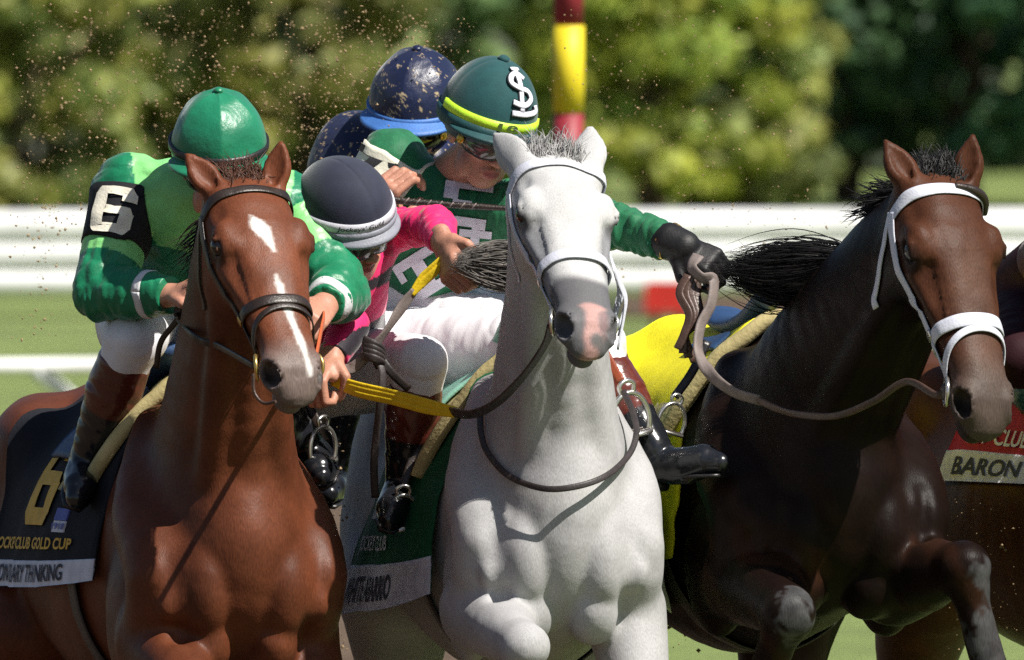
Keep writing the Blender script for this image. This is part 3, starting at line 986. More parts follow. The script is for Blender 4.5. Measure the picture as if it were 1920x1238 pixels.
# ------------------------------------------------------------------ helmets
class Helmet:
    """dome: c = middle of the rim plane, A = (right, up, front) axes"""
    def __init__(self, c, A, rx=.112, ry=.132, rz=.128, pk=.055, low=.032, m=S):
        self.c = np.asarray(c, float); self.A = A; self.rx, self.ry, self.rz, self.pk, self.low, self.m = rx, ry, rz, pk, low, m
    def at(self, az, el, off=0.0):
        """az degrees from the front towards the wearer's side on A[0]; el degrees above the rim"""
        a, e = np.radians(az), np.radians(el)
        p = np.stack([self.rx * np.cos(e) * np.sin(a), self.ry * np.sin(e) ** 1.0, self.rz * np.cos(e) * np.cos(a)], -1)
        n = p / np.array([self.rx, self.ry, self.rz]) ** 2; n = n / np.linalg.norm(n, axis=-1, keepdims=True)
        p = p + n * (np.asarray(off)[..., None] if np.ndim(off) else off)
        return self.c + self.m * (p @ self.A)
    def nor(self, az, el):
        a, e = np.radians(az), np.radians(el)
        p = np.stack([np.cos(e) * np.sin(a) / self.rx, np.sin(e) / self.ry, np.cos(e) * np.cos(a) / self.rz], -1)
        p = p / np.linalg.norm(p, axis=-1, keepdims=True)
        return p @ self.A
    def dome(self, mb, mat, colf=None, seams=6, nu=96, nv=30, seam_depth=.0016, wr=.0015, seed=0, facet=0.0):
        V = []; az = np.linspace(-180, 180, nu, endpoint=False)
        els = np.concatenate([[-14, -7], np.linspace(0, 88, nv)])
        rr = np.random.RandomState(seed)
        for el in els:
            sd = np.zeros(nu)
            if seams:
                d = np.abs(((az + 180 / seams * 0) % (360 / seams)) - 0); d = np.minimum(d, 360 / seams - d)
                sd = -seam_depth * np.exp(-(d * math.cos(math.radians(max(el, 0))) / 2.2) ** 2)
            if facet:
                hs = 180 / seams; am = ((az % (2 * hs)) - hs)
                sd = sd * .3 + facet * (np.cos(np.radians(hs)) / np.cos(np.radians(am)) - 1) * self.rx * math.sin(math.radians(min(90, max(el, 0) * 1.6 + 25))) * math.cos(math.radians(max(el, 0)) * .85)
            base = self.at(az, np.full(nu, float(el)))
            w = wr * vnoise(base / 28., seed + 5) * sstep(0, 20, np.full(nu, float(el)) + 10)
            V.append(self.at(az, np.full(nu, float(el)), sd + w))
        V = np.concatenate(V); F = []
        for i in range(len(els) - 1):
            for j in range(nu):
                F.append((i * nu + j, (i + 1) * nu + j, (i + 1) * nu + (j + 1) % nu, i * nu + (j + 1) % nu))
        F.append(tuple((len(els) - 1) * nu + j for j in range(nu))[::-1])
        # inner shell closes the rim
        k = len(V)
        inner = self.c + (V[:nu] - self.c) * .90
        top = self.c + (V[:nu] - self.c) * .5 + self.A[1] * self.m * .09
        V = np.concatenate([V, inner, top])
        for j in range(nu):
            F.append((j, (j + 1) % nu, k + (j + 1) % nu, k + j)); F.append((k + j, k + (j + 1) % nu, k + nu + (j + 1) % nu, k + nu + j))
        F.append(tuple(k + nu + j for j in range(nu)))
        mb.add(V, F, mat, None if colf is None else colf(V))
    def peak(self, mb, mat, reach=None, half=62, drop=.03, colr=None):
        reach = reach or self.pk; n = 40; V = []
        for s_, th in ((1, .003), (0, -.003)):
            for f in np.linspace(0, 1, 6):
                for a in np.linspace(-half, half, n):
                    e = math.sqrt(max(0, 1 - (a / half) ** 2))
                    ar = math.radians(a)
                    p = np.array([math.sin(ar) * (self.rx * .985 + reach * f * e), -self.low * .25 - drop * f * e * (1 + .0 * f) + th - .012 * (a / half) ** 2, math.cos(ar) * (self.rz * .985 + reach * f * e)])
                    V.append(self.c + self.m * (p @ self.A))
        F = []; h = 6 * n
        for s_ in (0, 1):
            for i in range(5):
                for j in range(n - 1):
                    q = (s_ * h + i * n + j, s_ * h + i * n + j + 1, s_ * h + (i + 1) * n + j + 1, s_ * h + (i + 1) * n + j)
                    F.append(q if s_ == 0 else q[::-1])
        for j in range(n - 1): F.append((5 * n + j, 5 * n + j + 1, h + 5 * n + j + 1, h + 5 * n + j))
        mb.add(V, F, mat, colr)
    def band(self, mb, mat, el0, el1, a0=-180, a1=180, off=.004, n=90):
        az = np.linspace(a0, a1, n)
        rows = [self.at(az, np.full(n, e), o) for e, o in ((el0, -.002), (el0, off), ((el0 + el1) / 2, off * 1.15), (el1, off), (el1, -.002))]
        V = np.concatenate(rows); F = []
        for i in range(4):
            for j in range(n - 1): F.append((i * n + j, (i + 1) * n + j, (i + 1) * n + j + 1, i * n + j + 1))
        mb.add(V, F, mat)
    def button(self, mb, mat, r=.012, colr=None):
        ellipsoid(mb, self.c + self.A[1] * self.m * (self.ry + .001), self.m * np.array([r, r * .6, r]), mat, self.A, 14, 8, colr)

# ------------------------------------------------------------------ writing
_tc = {}
def text_mesh(txt, bold=0.0, shear=0.0, space=1.0):
    key = (txt, bold, shear, space)
    if key in _tc: return _tc[key]
    cu = bpy.data.curves.new('writing', 'FONT'); cu.body = txt; cu.size = 1; cu.offset = bold; cu.shear = shear; cu.space_character = space
    cu.fill_mode = 'FRONT'; cu.resolution_u = 4
    o = bpy.data.objects.new('writing', cu); col.objects.link(o)
    dg = bpy.context.evaluated_depsgraph_get(); dg.update()
    me = o.evaluated_get(dg).to_mesh()
    V = np.array([v.co[:] for v in me.vertices]); F = [tuple(p.vertices) for p in me.polygons]
    o.evaluated_get(dg).to_mesh_clear()
    bpy.data.objects.remove(o); bpy.data.curves.remove(cu)
    V = V[:, :2]; lo, hi = V.min(0), V.max(0)
    V = (V - lo) / (hi - lo)[1]                # height 1, starts at 0
    _tc[key] = (V, F, V[:, 0].max())
    return _tc[key]

def serif(txt, bold=.012, slab=.16, space=1.08):
    """capitals with slab feet: the font's letters plus short bars at their ends"""
    V, F, w = text_mesh(txt, bold, 0, space)
    return V, F, w

def put_text(mb, txt, fn, mat, x0, x1, y0, y1, bold=.02, shear=0.0, thick=None, space=1.0, mirror=False):
    """fn(x, y) -> pixel positions on a surface; the text fills the box x0..x1, y0..y1 (y up)"""
    V, F, w = text_mesh(txt, bold, shear, space)
    # subdivide long faces a little by leaving them: cloth patches are nearly flat at letter size
    X = x0 + V[:, 0] / w * (x1 - x0); Y = y0 + V[:, 1] * (y1 - y0)
    mb.add(fn(X, Y), F, mat)

def poly_prism(mb, poly, fn, mat):
    """flat outline drawn with fn(x, y)"""
    P = np.asarray(poly, float)
    mb.add(fn(P[:, 0], P[:, 1]), [tuple(range(len(P)))], mat)
# ------------------------------------------------------------------ riders
M['lens_dark'] = plain('lens_dark', (.01, .009, .008), .06, .6, bmp=0)
M['lens_clear'] = plain('lens_clear', (.075, .062, .058), .08, .8, bmp=0, lo=.6, hi=1.4, scale=40)
_b = M['lens_clear'].node_tree.nodes['Principled BSDF']; _b.inputs['Transmission Weight'].default_value = .0
M['gold'] = plain('gold', (.55, .33, .06), .3, .5, metal=.8, bmp=0)
M['black_strap'] = plain('black_strap', (.012, .011, .012), .4, .5)
M['white_tape'] = plain('white_tape', (.62, .62, .64), .5, .4)
M['number_white'] = plain('number_white', (.72, .68, .56), .6, .3)
M['letter_white'] = plain('letter_white', (.66, .66, .74), .6, .3)
M['black_cloth'] = plain('black_cloth', (.010, .010, .012), .7, .3)
M['glove'] = plain('glove', (.006, .0055, .006), .55, .4, lo=.6, hi=1.8)

def inpoly(u, v, poly):
    x = np.zeros(len(u), bool); n = len(poly)
    for i in range(n):
        (x0, y0), (x1, y1) = poly[i], poly[(i + 1) % n]
        c = ((y0 > v) != (y1 > v)) & (u < (x1 - x0) * (v - y0) / ((y1 - y0) if y1 != y0 else 1e-9) + x0)
        x ^= c
    return x

def along(V, a, b):
    a, b = np.asarray(a, float), np.asarray(b, float); d = b - a
    t = (V - a) @ d / (d @ d); r = np.linalg.norm(V - a - t[:, None] * d, axis=1)
    return t, r

def wrap(mb, s, a, b, t0, t1, mat, off=4, a0=0, a1=360, n=40, rows=8, R=70, c=None):
    """a cloth band round a limb of sculpture s, lying off pixels above it"""
    a, b = np.asarray(a, float), np.asarray(b, float); d = nrm(b - a)
    ref = np.array([0, 0, -1.]); x = nrm(ref - d * (ref @ d)); y = np.cross(d, x)
    g = []
    for i, t in enumerate(np.linspace(t0, t1, rows)):
        for an in np.linspace(a0, a1, n):
            ar = math.radians(an); g.append(a + (b - a) * t + R * (x * math.cos(ar) + y * math.sin(ar)))
    P = s.snap(np.array(g), 6, off=off)
    G = P.reshape(rows, n, 3)
    for _ in range(4):
        H_ = G.copy(); H_[:, 1:-1] = .25 * G[:, :-2] + .5 * G[:, 1:-1] + .25 * G[:, 2:]
        K_ = H_.copy(); K_[1:-1] = .25 * H_[:-2] + .5 * H_[1:-1] + .25 * H_[2:]; G = K_
    P = G.reshape(-1, 3)
    N = s.normal(P)
    lo = P - N * (off + 1.5)
    F = [(i * n + j, i * n + j + 1, (i + 1) * n + j + 1, (i + 1) * n + j) for i in range(rows - 1) for j in range(n - 1)]
    k = len(P); V = np.concatenate([P, lo])
    for j in range(n - 1):
        F.append((j + 1, j, k + j, k + j + 1)); q = (rows - 1) * n
        F.append((q + j, q + j + 1, k + q + j + 1, k + q + j))
    for i in range(rows - 1):
        F.append((i * n, (i + 1) * n, k + (i + 1) * n, k + i * n)); q = n - 1
        F.append(((i + 1) * n + q, i * n + q, k + i * n + q, k + (i + 1) * n + q))
    mb.add(V, F, mat, c)
    def fn(X, Y, extra=4.5):
        """X degrees round the limb, Y 0..1 along"""
        ar = np.radians(X)
        p = a + np.outer(t0 + (t1 - t0) * Y, b - a) + R * (np.outer(np.cos(ar), x) + np.outer(np.sin(ar), y))
        return s.snap(p, 6, off=off + extra)
    return fn

def goggles(root, c, A, lens, strap, hinge=None, rx=.086, rz=.112):
    c = np.asarray(c, float)
    G = Helmet(c, A, rx, .10, rz)
    o = MB(); n = 30; az = np.linspace(-62, 62, n)
    hgt = np.interp(np.abs(az), [0, 8, 30, 55, 62], [.013, .020, .026, .020, .012])
    rows = []
    for f, of in ((-1, 0), (-.9, .004), (0, .006), (.9, .004), (1, 0)):
        p = G.at(az, np.zeros(n), of) + np.outer(hgt * f * S, A[1]); rows.append(p)
    V = np.concatenate(rows)
    F = [(i * n + j, i * n + j + 1, (i + 1) * n + j + 1, (i + 1) * n + j) for i in range(4) for j in range(n - 1)]
    o.add(V, F, lens)
    tube(o, np.concatenate([rows[0], rows[-1][::-1]]), .0035 * S, strap, k=6, closed=True)
    g = o.build('goggles', root)
    st = MB(); az = np.linspace(60, 300, 30)
    P = G.at(az, np.zeros(30), .004); N = G.nor(az, np.zeros(30))
    ribbon(st, P, N, .016 * S, .003 * S, strap, resample=False)
    st.build('strap', g)
    if hinge is not None:
        for sd in (-1, 1):
            hb = MB(); p = G.at(np.array([64. * sd]), np.zeros(1), .008)[0]; nn = G.nor(np.array([64. * sd]), np.zeros(1))[0]
            ax = frame(nn, A[1])
            ellipsoid(hb, p, S * np.array([.012, .012, .005]), hinge, ax, 16, 8); hb.build('hinge', g)

def skin_col(V, c, A):
    C = np.tile(SKIN, (len(V), 1)); q = (V - c) @ A.T / S
    lip = sstep(.016, .009, np.sqrt((q[:, 0] / 1.7) ** 2 + (q[:, 1] + .064) ** 2)) * (q[:, 2] > .06)
    C = C * (1 - lip[:, None]) + np.array([.30, .085, .075]) * lip[:, None]
    ck = sstep(.035, .015, np.sqrt((np.abs(q[:, 0]) - .042) ** 2 + (q[:, 1] + .03) ** 2)) * (q[:, 2] > .03)
    C = C * (1 - .35 * ck[:, None]) + np.array([.46, .17, .13]) * .35 * ck[:, None]
    return C

def make_rider(P, label, shirt_mat, shirt_col, trouser_mat, boot_col, group, shirt_noise, sleeve=(.074, .064, .052, .040), h=4.0, cuff=(0, 0), shirt_z=1.0, boots=('r', 'l'), face_hide=False, boot_top=.2):
    J = P.J; c, A = P.head
    root = empty('person', J['pelvis'], label, 'jockey', group)
    s = P.body(); V, F = s.mesh(h)
    MB().add(V, F, M['skin'], skin_col(V, c, A)).build('body', root, attr=True)
    sh = Sculpt(); P.torso(sh, shirt_z)
    for sd in 'rl': P.arm(sh, sd, 1.0, sleeve)
    for sd in 'rl':
        # sleeves end at the wrists, the collar at the neck
        w = J['w' + sd]; d = nrm(J['w' + sd] - J['e' + sd])
        fn = (lambda w, d: (lambda p: (p - w) @ d + 4))(w, d)
        def cut(p, fn=fn, w=w): return np.where(np.linalg.norm(p - w, axis=1) < 70, -fn(p), 1e3)
        sh._push(cut, w - 75, w + 75, 2, 's')
    if shirt_noise: sh.noise = shirt_noise
    V, F = sh.mesh(h)
    MB().add(V, F, shirt_mat, shirt_col(V)).build('shirt', root, attr=True)
    t = Sculpt()
    lat = nrm(J['hl'] - J['hr'])
    t.limb([(*(.72 * J['pelvis'] + .28 * J['chest']), .142 * S * P.g, .114 * S * P.g), (*J['pelvis'], .16 * S * P.g, .125 * S * P.g), (*(.5 * J['hr'] + .5 * J['hl']), .15 * S, .12 * S)], 20, lat=lat)
    for sd in 'rl': P.leg(t, sd, 1.0, 'thigh')
    t.noise = folds(5, [(J['kr'], J['hr'] - J['kr'], 46, 90), (J['kl'], J['hl'] - J['kl'], 46, 90)], 1.5, 1)
    V, F = t.mesh(h + .5)
    MB().add(V, F, trouser_mat).build('breeches', root)
    for sd in boots:
        b = Sculpt(); P.boot(b, sd, J['t' + sd], top=boot_top)
        b.noise = folds(7, [(J['a' + sd], J['k' + sd] - J['a' + sd], 34, 70)], 1.1, 1)
        V, F = b.mesh(h)
        bt = MB().add(V, F, M['boot_leather'], boot_col(V, sd)).build('boot', root, attr=True)
        a_, k_, t_ = J['a' + sd], J['k' + sd], J['t' + sd]; shn_ = nrm(a_ - k_); fd = nrm(t_ - a_); dn = nrm(shn_ - fd * (shn_ @ fd))
        he_ = a_ + shn_ * .045 * S - fd * .055 * S
        so = MB(); pth = np.array([he_ + dn * .030 * S, (he_ + t_) / 2 + dn * .030 * S, t_ + dn * .028 * S + fd * .02 * S])
        ribbon(so, pth, dn, .072 * S, .008 * S, M['black_strap'], n=6, taper=[.7, .85, .75, 1, 1.05, .6])
        ribbon(so, np.array([he_ + dn * .040 * S, he_ + dn * .040 * S + fd * .03 * S, he_ + dn * .040 * S + fd * .06 * S]), dn, .056 * S, .02 * S, M['black_strap'], n=2)
        so.build('sole', bt)
    return root, sh, s

BOOTBLACK = np.array([.010, .011, .014])
def boots_topped(J, top, t1=.36):
    def f(V, sd):
        t, r = along(V, J['k' + sd], J['a' + sd])
        w = sstep(t1 + .01, t1 - .01, t)[:, None]
        return BOOTBLACK * (1 - w) + np.array(top) * w
    return f

# ---- the rider in emerald and lime on the chestnut
A6 = frame((.06, .36, -.93), (0, -1, -.35))
h6 = Helmet((408, 268, 235), A6, .113, .130, .130, .035)
J6 = dict(pelvis=(315, 570, 720), chest=(372, 405, 430), neck=(405, 335, 310), sr=(238, 352, 420), sl=(530, 385, 450), er=(188, 545, 330), el=(636, 545, 350),
          wr=(318, 553, 225), wl=(606, 572, 240), hr=(255, 590, 690), hl=(395, 600, 740), kr=(245, 640, 330), kl=(455, 680, 430), ar=(165, 850, 440), al=(575, 845, 470), tr=(140, 930, 360), tl=(598, 890, 400))
p6 = Person(J6, (h6.c - A6[1] * .06 * S, A6),
            [((322, 552, 220), dict(fdir=(.75, -.35, -.5), palm=(.35, .85, .1), thumb=(.2, -.6, -.8), curl=1.15)),
             ((608, 572, 235), dict(fdir=(-.35, .35, -.85), palm=(-.5, .8, .2), thumb=(-.3, -.8, -.2), curl=1.15))])
EMER, LIME = np.array([.008, .165, .075]), np.array([.22, .60, .20])
def col6(V):
    u, v, w = V.T; C = np.tile(EMER, (len(V), 1)); z = 5 * vnoise(V / 22., 8)
    lim = inpoly(u + z, v + z, [(222, 250), (330, 200), (500, 240), (552, 300), (540, 420), (470, 470), (384, 482), (288, 456), (263, 402), (246, 350)])
    back = w > 560
    C[lim & ~back] = LIME
    for a, b in (('sr', 'er'), ('sl', 'el')):
        t, r = along(V, J6[a], J6[b]); tc, rc = along(V, J6['chest'], J6['neck'])
        m = (t > .50) & (t < .72) & (r < 75)
        if a == 'sl': m = (t > .20) & (t < .62) & (r < 75)
        C[m] = LIME
        if a == 'sr': C[(t > -.25) & (t < .5) & (r < 72) & (u < 250 + (v - 350) * .12)] = EMER
    return C
n6 = folds(11, [(J6['sr'], np.array(J6['er']) - J6['sr'], 38, 90), (J6['er'], np.array(J6['wr']) - J6['er'], 34, 80), (J6['sl'], np.array(J6['el']) - J6['sl'], 38, 90), (J6['el'], np.array(J6['wl']) - J6['el'], 34, 80)], 2.3, 1)
n6b = wrinkle(21, 2.6, 34.)
rider6, sh6, b6 = make_rider(p6, 'jockey in emerald and lime silks with a number 6 armband on the chestnut horse', M['silk'], col6, M['breeches'], boots_topped(J6, (.085, .018, .012), .60),
                         'jockeys in the race', lambda p: n6(p) + n6b(p), sleeve=(.082, .072, .062, .044), boot_top=.22)
mb = MB()
def cap6(V):
    C = np.tile(np.array([.010, .17, .085]), (len(V), 1)); return C
M['cap_silk'] = coated('cap_silk', .36, .45, .85, 1.1, sheen=.2, scale=16, bmp=.0008, fine=300, big=.014)
h6.dome(mb, M['cap_silk'], cap6, 6, nu=144, nv=44, wr=.0028, seed=3, facet=.42)
h6.peak(mb, M['cap_silk'], .040, 75, .018, np.array([.010, .17, .085]))
h6.button(mb, M['cap_silk'], .012, np.array([.010, .17, .085]))
hm6 = mb.build('helmet', rider6, 'emerald green satin helmet cover', attr=True)
mb = MB(); h6.band(mb, M['black_strap'], -2, 5, off=.003); mb.build('band', hm6)
goggles(rider6, p6.head[0] + A6[1] * .004 * S, A6, M['lens_dark'], M['black_strap'])
mb = MB()
fn = wrap(mb, sh6, J6['sr'], J6['er'], .10, .60, M['black_cloth'], 4, -110, 110, R=75)
band6 = None
six = [[(.20, 0), (.85, 0), (1, .12), (1, .50), (.86, .60), (.42, .60), (.42, .80), (.66, .80), (.66, .72), (1, .72), (1, .88), (.86, 1), (.18, 1), (0, .86), (0, .14)]]
def digit6(mb, fn, mat, x0, x1, y0, y1):
    def g(X, Y): return fn(x0 + (x1 - x0) * X, y1 + (y0 - y1) * Y)
    def quad(a, b, c, d):
        n = 5; V = []
        for i in range(n + 1):
            for j in range(n + 1):
                s_, t_ = i / n, j / n
                V.append(((1 - s_) * (1 - t_) * np.array(a) + s_ * (1 - t_) * np.array(b) + s_ * t_ * np.array(c) + (1 - s_) * t_ * np.array(d)))
        V = np.array(V); mb.add(g(V[:, 0], V[:, 1]), [(i * (n + 1) + j, (i + 1) * (n + 1) + j, (i + 1) * (n + 1) + j + 1, i * (n + 1) + j + 1) for i in range(n) for j in range(n)], mat)
    quad((0, .13), (.32, .13), (.32, .87), (0, .87)); quad((0, .13), (.14, 0), (.86, 0), (1, .13)); quad((0, .13), (.32, .2), (.32, .2), (.0, .13))
    quad((.32, .13), (1, .13), (1, .18), (.32, .18)); quad((.68, .18), (1, .18), (1, .46), (.68, .46)); quad((.32, .42), (1, .42), (.88, .58), (.32, .58))
    quad((0, .87), (1, .87), (.86, 1), (.14, 1)); quad((.32, .82), (1, .82), (1, .87), (.32, .87)); quad((.66, .70), (1, .70), (1, .82), (.66, .82))
digit6(mb, fn, M['number_white'], 52, -18, .10, .95)
mb.build('armband', rider6, 'black armband with a white number 6')
mb = MB(); wrap(mb, sh6, J6['er'], J6['wr'], .66, .76, M['white_tape'], 2.5, 0, 360, R=55, rows=4); mb.build('cuff', rider6)
mb = MB(); wrap(mb, sh6, J6['el'], J6['wl'], .70, .90, M['white_tape'], 2.5, 0, 360, R=55, rows=4); mb.build('cuff', rider6)

# ---- the rider in pink on the white horse
AP = frame((.62, .42, -.66), (-.16, -.92, -.36))
hp = Helmet((643, 386, 430), AP, .108, .118, .126, .03)
JP = dict(pelvis=(648, 672, 830), chest=(632, 560, 570), neck=(655, 470, 470), sr=(592, 530, 560), sl=(722, 432, 560), er=(655, 610, 440), el=(815, 418, 450), wr=(622, 672, 350), wl=(830, 455, 370),
          hr=(602, 700, 800), hl=(760, 660, 830), kr=(785, 682, 452), kl=(1110, 655, 470), ar=(757, 890, 520), al=(1228, 850, 400), tr=(728, 972, 420), tl=(1345, 868, 330))
pp = Person(JP, (hp.c - AP[1] * .06 * S + AP[2] * .0 * S, AP),
            [((828, 452, 368), dict(fdir=(.25, .80, -.5), palm=(.85, -.05, .5), thumb=(-.3, -.2, -.9), curl=1.2)),
             ((612, 668, 350), dict(fdir=(-.35, .7, -.55), palm=(.5, .5, .6), thumb=(.5, -.2, -.8), curl=1.55))], .86)
PINK = np.array([.72, .018, .135])
def colp(V):
    u, v, w = V.T; C = np.tile(PINK, (len(V), 1))
    tl, rl = along(V, JP['sl'], JP['el'])
    arm = (u > 700) & (v < 480)
    st = np.sin((u * .55 + v * 1.0 + 14 * vnoise(V / 30., 6)) / 13.0) > .15
    C[~arm & st & (v > 470)] = (.012, .008, .014)
    pnk = arm
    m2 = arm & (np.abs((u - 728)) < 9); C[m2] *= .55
    return C
np_ = folds(31, [(JP['sl'], np.array(JP['el']) - JP['sl'], 26, 60), (JP['el'], np.array(JP['wl']) - JP['el'], 22, 60)], 1.6, 1)
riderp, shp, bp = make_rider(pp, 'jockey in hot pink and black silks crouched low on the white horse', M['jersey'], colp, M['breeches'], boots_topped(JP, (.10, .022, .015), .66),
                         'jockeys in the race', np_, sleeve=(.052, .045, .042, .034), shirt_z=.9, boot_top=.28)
mb = MB()
def capp(V):
    q = (V - hp.c) @ AP.T; C = np.tile(np.array([.020, .023, .042]), (len(V), 1)); return C
M['cap_matt'] = coated('cap_matt', .75, .25, .9, 1.12, sheen=.35, scale=40, bmp=.0012, fine=420)
hp.dome(mb, M['cap_matt'], capp, 2, wr=.0008, seed=5)
hmp = mb.build('helmet', riderp, 'dark slate cloth helmet cover', attr=True)
M['grey_band'] = plain('grey_band', (.22, .23, .27), .5, .4)
M['white_band'] = plain('white_band', (.50, .50, .55), .5, .4)
M['red_band'] = plain('red_band', (.45, .035, .012), .5, .4)
mb = MB(); hp.band(mb, M['white_band'], 1, 12, off=.004)
def bandtxt(H, o=.0065):
    return lambda X, Y: H.at(-X, Y, o)
put_text(mb, "Jockeys' Guild", bandtxt(hp), M['black_strap'], -50, 8, 3.2, 10, bold=.01, shear=.2)
mb.build('band', hmp, 'white helmet band with dark script')
mb = MB(); hp.band(mb, M['grey_band'], -9, 1, off=.006); hp.peak(mb, M['grey_band'], .022, 70, .02); mb.build('peak', hmp)
mb = MB(); hp.band(mb, M['red_band'], -27, -15, 34, 84, off=.002); hp.band(mb, M['white_tape'], -25, -15, -12, 34, off=.0015); hp.band(mb, M['black_strap'], -29, -13, -170, 170, off=-.001); mb.build('harness', hmp)
goggles(riderp, pp.head[0] + AP[1] * .004 * S, AP, M['lens_clear'], M['black_strap'])

# ---- the rider in dark green, stretched across to the bay's reins
AG = frame((.36, .36, -.86), (.27, -.92, -.28))
hg = Helmet((914, 212, 740), AG, .112, .140, .126, .05)
JG = dict(pelvis=(815, 590, 960), chest=(790, 440, 880), neck=(850, 322, 850), sr=(735, 300, 870), sl=(965, 400, 800), er=(650, 400, 860), el=(1120, 412, 690), wr=(698, 410, 740), wl=(1268, 455, 560),
          hr=(735, 610, 960), hl=(880, 600, 960), kr=(935, 610, 800), kl=(1120, 640, 880), ar=(1000, 760, 960), al=(1160, 800, 980), tr=(1040, 800, 900), tl=(1200, 840, 920))
pg = Person(JG, (hg.c - AG[1] * .050 * S + np.array([6, 0, 0]), AG),
            [((698, 408, 735), dict(fdir=(.45, -.85, -.25), palm=(.55, .35, .75), thumb=(.75, .5, -.4), curl=1.05)),
             ((1272, 457, 556), dict(fdir=(.85, .45, -.25), palm=(-.1, .6, .75), thumb=(.3, .6, -.7), curl=1.2))])
GRN = np.array([.012, .125, .052])
def colg(V):
    return np.tile(GRN, (len(V), 1))
ng = folds(41, [(JG['sl'], np.array(JG['el']) - JG['sl'], 28, 70), (JG['el'], np.array(JG['wl']) - JG['el'], 24, 60), (np.array(JG['sr']) + (20, -40, 0), (.25, 1, 0), 44, 110)], 2.6, 1)
ng2 = wrinkle(43, 2.2, 48.)
riderg, shg, bg = make_rider(pg, 'jockey in dark green with white letters reaching across to hold the bay by its rein', M['jersey'], colg, M['breeches'], boots_topped(JG, (.10, .022, .015), .3),
                         'jockeys in the race', lambda p: ng(p) + ng2(p), sleeve=(.078, .060, .050, .042), h=4.0)
mb = MB()
def capg(V):
    q = (V - hg.c) @ AG.T / S; az = np.degrees(np.arctan2(q[:, 0], q[:, 2]))
    C = np.tile(np.array([.010, .058, .062]), (len(V), 1)); return C
hg.dome(mb, M['cap_matt'], capg, 4, wr=.0005, seed=7)
hg.button(mb, M['cap_matt'], .015, np.array([.010, .058, .062]))
hmg = mb.build('helmet', riderg, 'dark teal helmet with a white monogram', attr=True)
M['cap_teal'] = plain('cap_teal', (.012, .055, .060), .6, .35)
mb = MB(); hg.band(mb, M['cap_teal'], -10, 2, off=.005); hg.peak(mb, M['cap_teal'], .03, 72, .012); mb.build('peak', hmg)
M['neon'] = plain('neon', (.46, .72, .035), .5, .4)
mb = MB(); hg.band(mb, M['neon'], 2, 11, -66, 92, off=.0045)
put_text(mb, '10', bandtxt(hg, .007), plain('ink', (.06, .10, .02), .6), -14, 10, 3.4, 10.0, bold=.035, space=1.1)
mb.build('band', hmg, 'neon yellow-green band with the number 10')
# the monogram: an S threaded through a t and an L
mb = MB()
def mono(x, y, o=.0065):
    return lambda: None
def mg(X, Y):      # X, Y in units of the monogram, 0..1
    return hg.at(12 - 52 * X, 22 + 44 * Y, .0035)
def stroke(mb, pts, wd, mat, fn, off=0):
    P = fn(np.array([p[0] for p in pts]), np.array([p[1] for p in pts]))
    P = catmull(P, 6); N = (P - hg.c); N /= np.linalg.norm(N, axis=1, keepdims=True)
    ribbon(mb, P + N * off, N, wd, 2.2, mat, resample=False)
for wd, mat, off in ((15.5, M['black_cloth'], 0), (10.5, M['letter_white'], 1.6)):
    stroke(mb, [(.78, .78), (.5, .93), (.18, .84), (.16, .66), (.45, .55), (.76, .47), (.82, .28), (.55, .16), (.22, .22)], wd, mat, mg, off)
    stroke(mb, [(.5, 1.06), (.5, .62), (.5, .02)], wd, mat, mg, off)
    stroke(mb, [(.22, 1.05), (.5, 1.07), (.78, 1.05)], wd * .8, mat, mg, off)
    stroke(mb, [(.22, -.02), (.6, -.03), (.98, .0), (1.0, .14)], wd, mat, mg, off)
mb.build('monogram', hmg)
goggles(riderg, pg.head[0] + AG[1] * .0 * S, AG, M['lens_clear'], M['black_strap'], M['gold'])
# glove on the outstretched hand
gl = Sculpt(); hand_ops(gl, (1272, 457, 556), fdir=(.85, .45, -.25), palm=(-.1, .6, .75), thumb=(.3, .6, -.7), curl=1.3, size=1.05)
gl.limb([(1258, 452, 565, 36), (1285, 462, 550, 32)], 6)
V, F = gl.mesh(3.5)
MB().add(V, F, M['glove']).build('glove', riderg)
mb = MB(); wrap(mb, shg, JG['el'], JG['wl'], .93, .965, M['gold'], 3, 0, 360, R=55, rows=3); mb.build('cuff', riderg)
# white slab letters down the front of the shirt
mb = MB()
def shirt_xy(cx, cy, ang, sx, sy):
    ca, sa = math.cos(math.radians(ang)), math.sin(math.radians(ang))
    def fn(X, Y):
        X = np.asarray(X) * sx; Y = np.asarray(Y) * sy
        p = np.stack([cx + X * ca - Y * sa, cy + X * sa + Y * ca, np.full(len(X), 700.)], 1)
        for _ in range(60):
            d = shg.ev(p); 
            p[:, 2] += np.clip(d - 3.0, -20, 20) * .9
        return p
    return fn
def slab(mb, fn, rects):
    for x0, y0, x1, y1 in rects:
        n = 4; V = np.array([(x0 + (x1 - x0) * i / n, y0 + (y1 - y0) * j / n) for i in range(n + 1) for j in range(n + 1)])
        mb.add(fn(V[:, 0], V[:, 1]), [(i * 5 + j, (i + 1) * 5 + j, (i + 1) * 5 + j + 1, i * 5 + j + 1) for i in range(n) for j in range(n)], M['letter_white'])
E_ = [(-.5, -.5, -.28, .5), (.02, -.5, .24, .5), (-.28, -.11, .02, .11), (-.62, -.5, -.5, -.3), (-.62, .3, -.5, .5), (.24, -.5, .5, -.30), (.24, .30, .5, .5), (.38, -.30, .5, -.12), (.38, .12, .5, .30)]
I_ = [(-.5, -.5, .5, -.28), (-.5, .28, .5, .5), (-.14, -.28, .14, .28)]
slab(mb, shirt_xy(876, 368, 8, 92, 56), I_[:1] + [(-.5, -.28, -.2, .1), (-.3, .1, .1, .3)])
slab(mb, shirt_xy(868, 418, 8, 84, 44), [(-.5, -.3, .5, .1), (.2, .1, .5, .5)])
slab(mb, shirt_xy(888, 462, 6, 62, 64), I_)
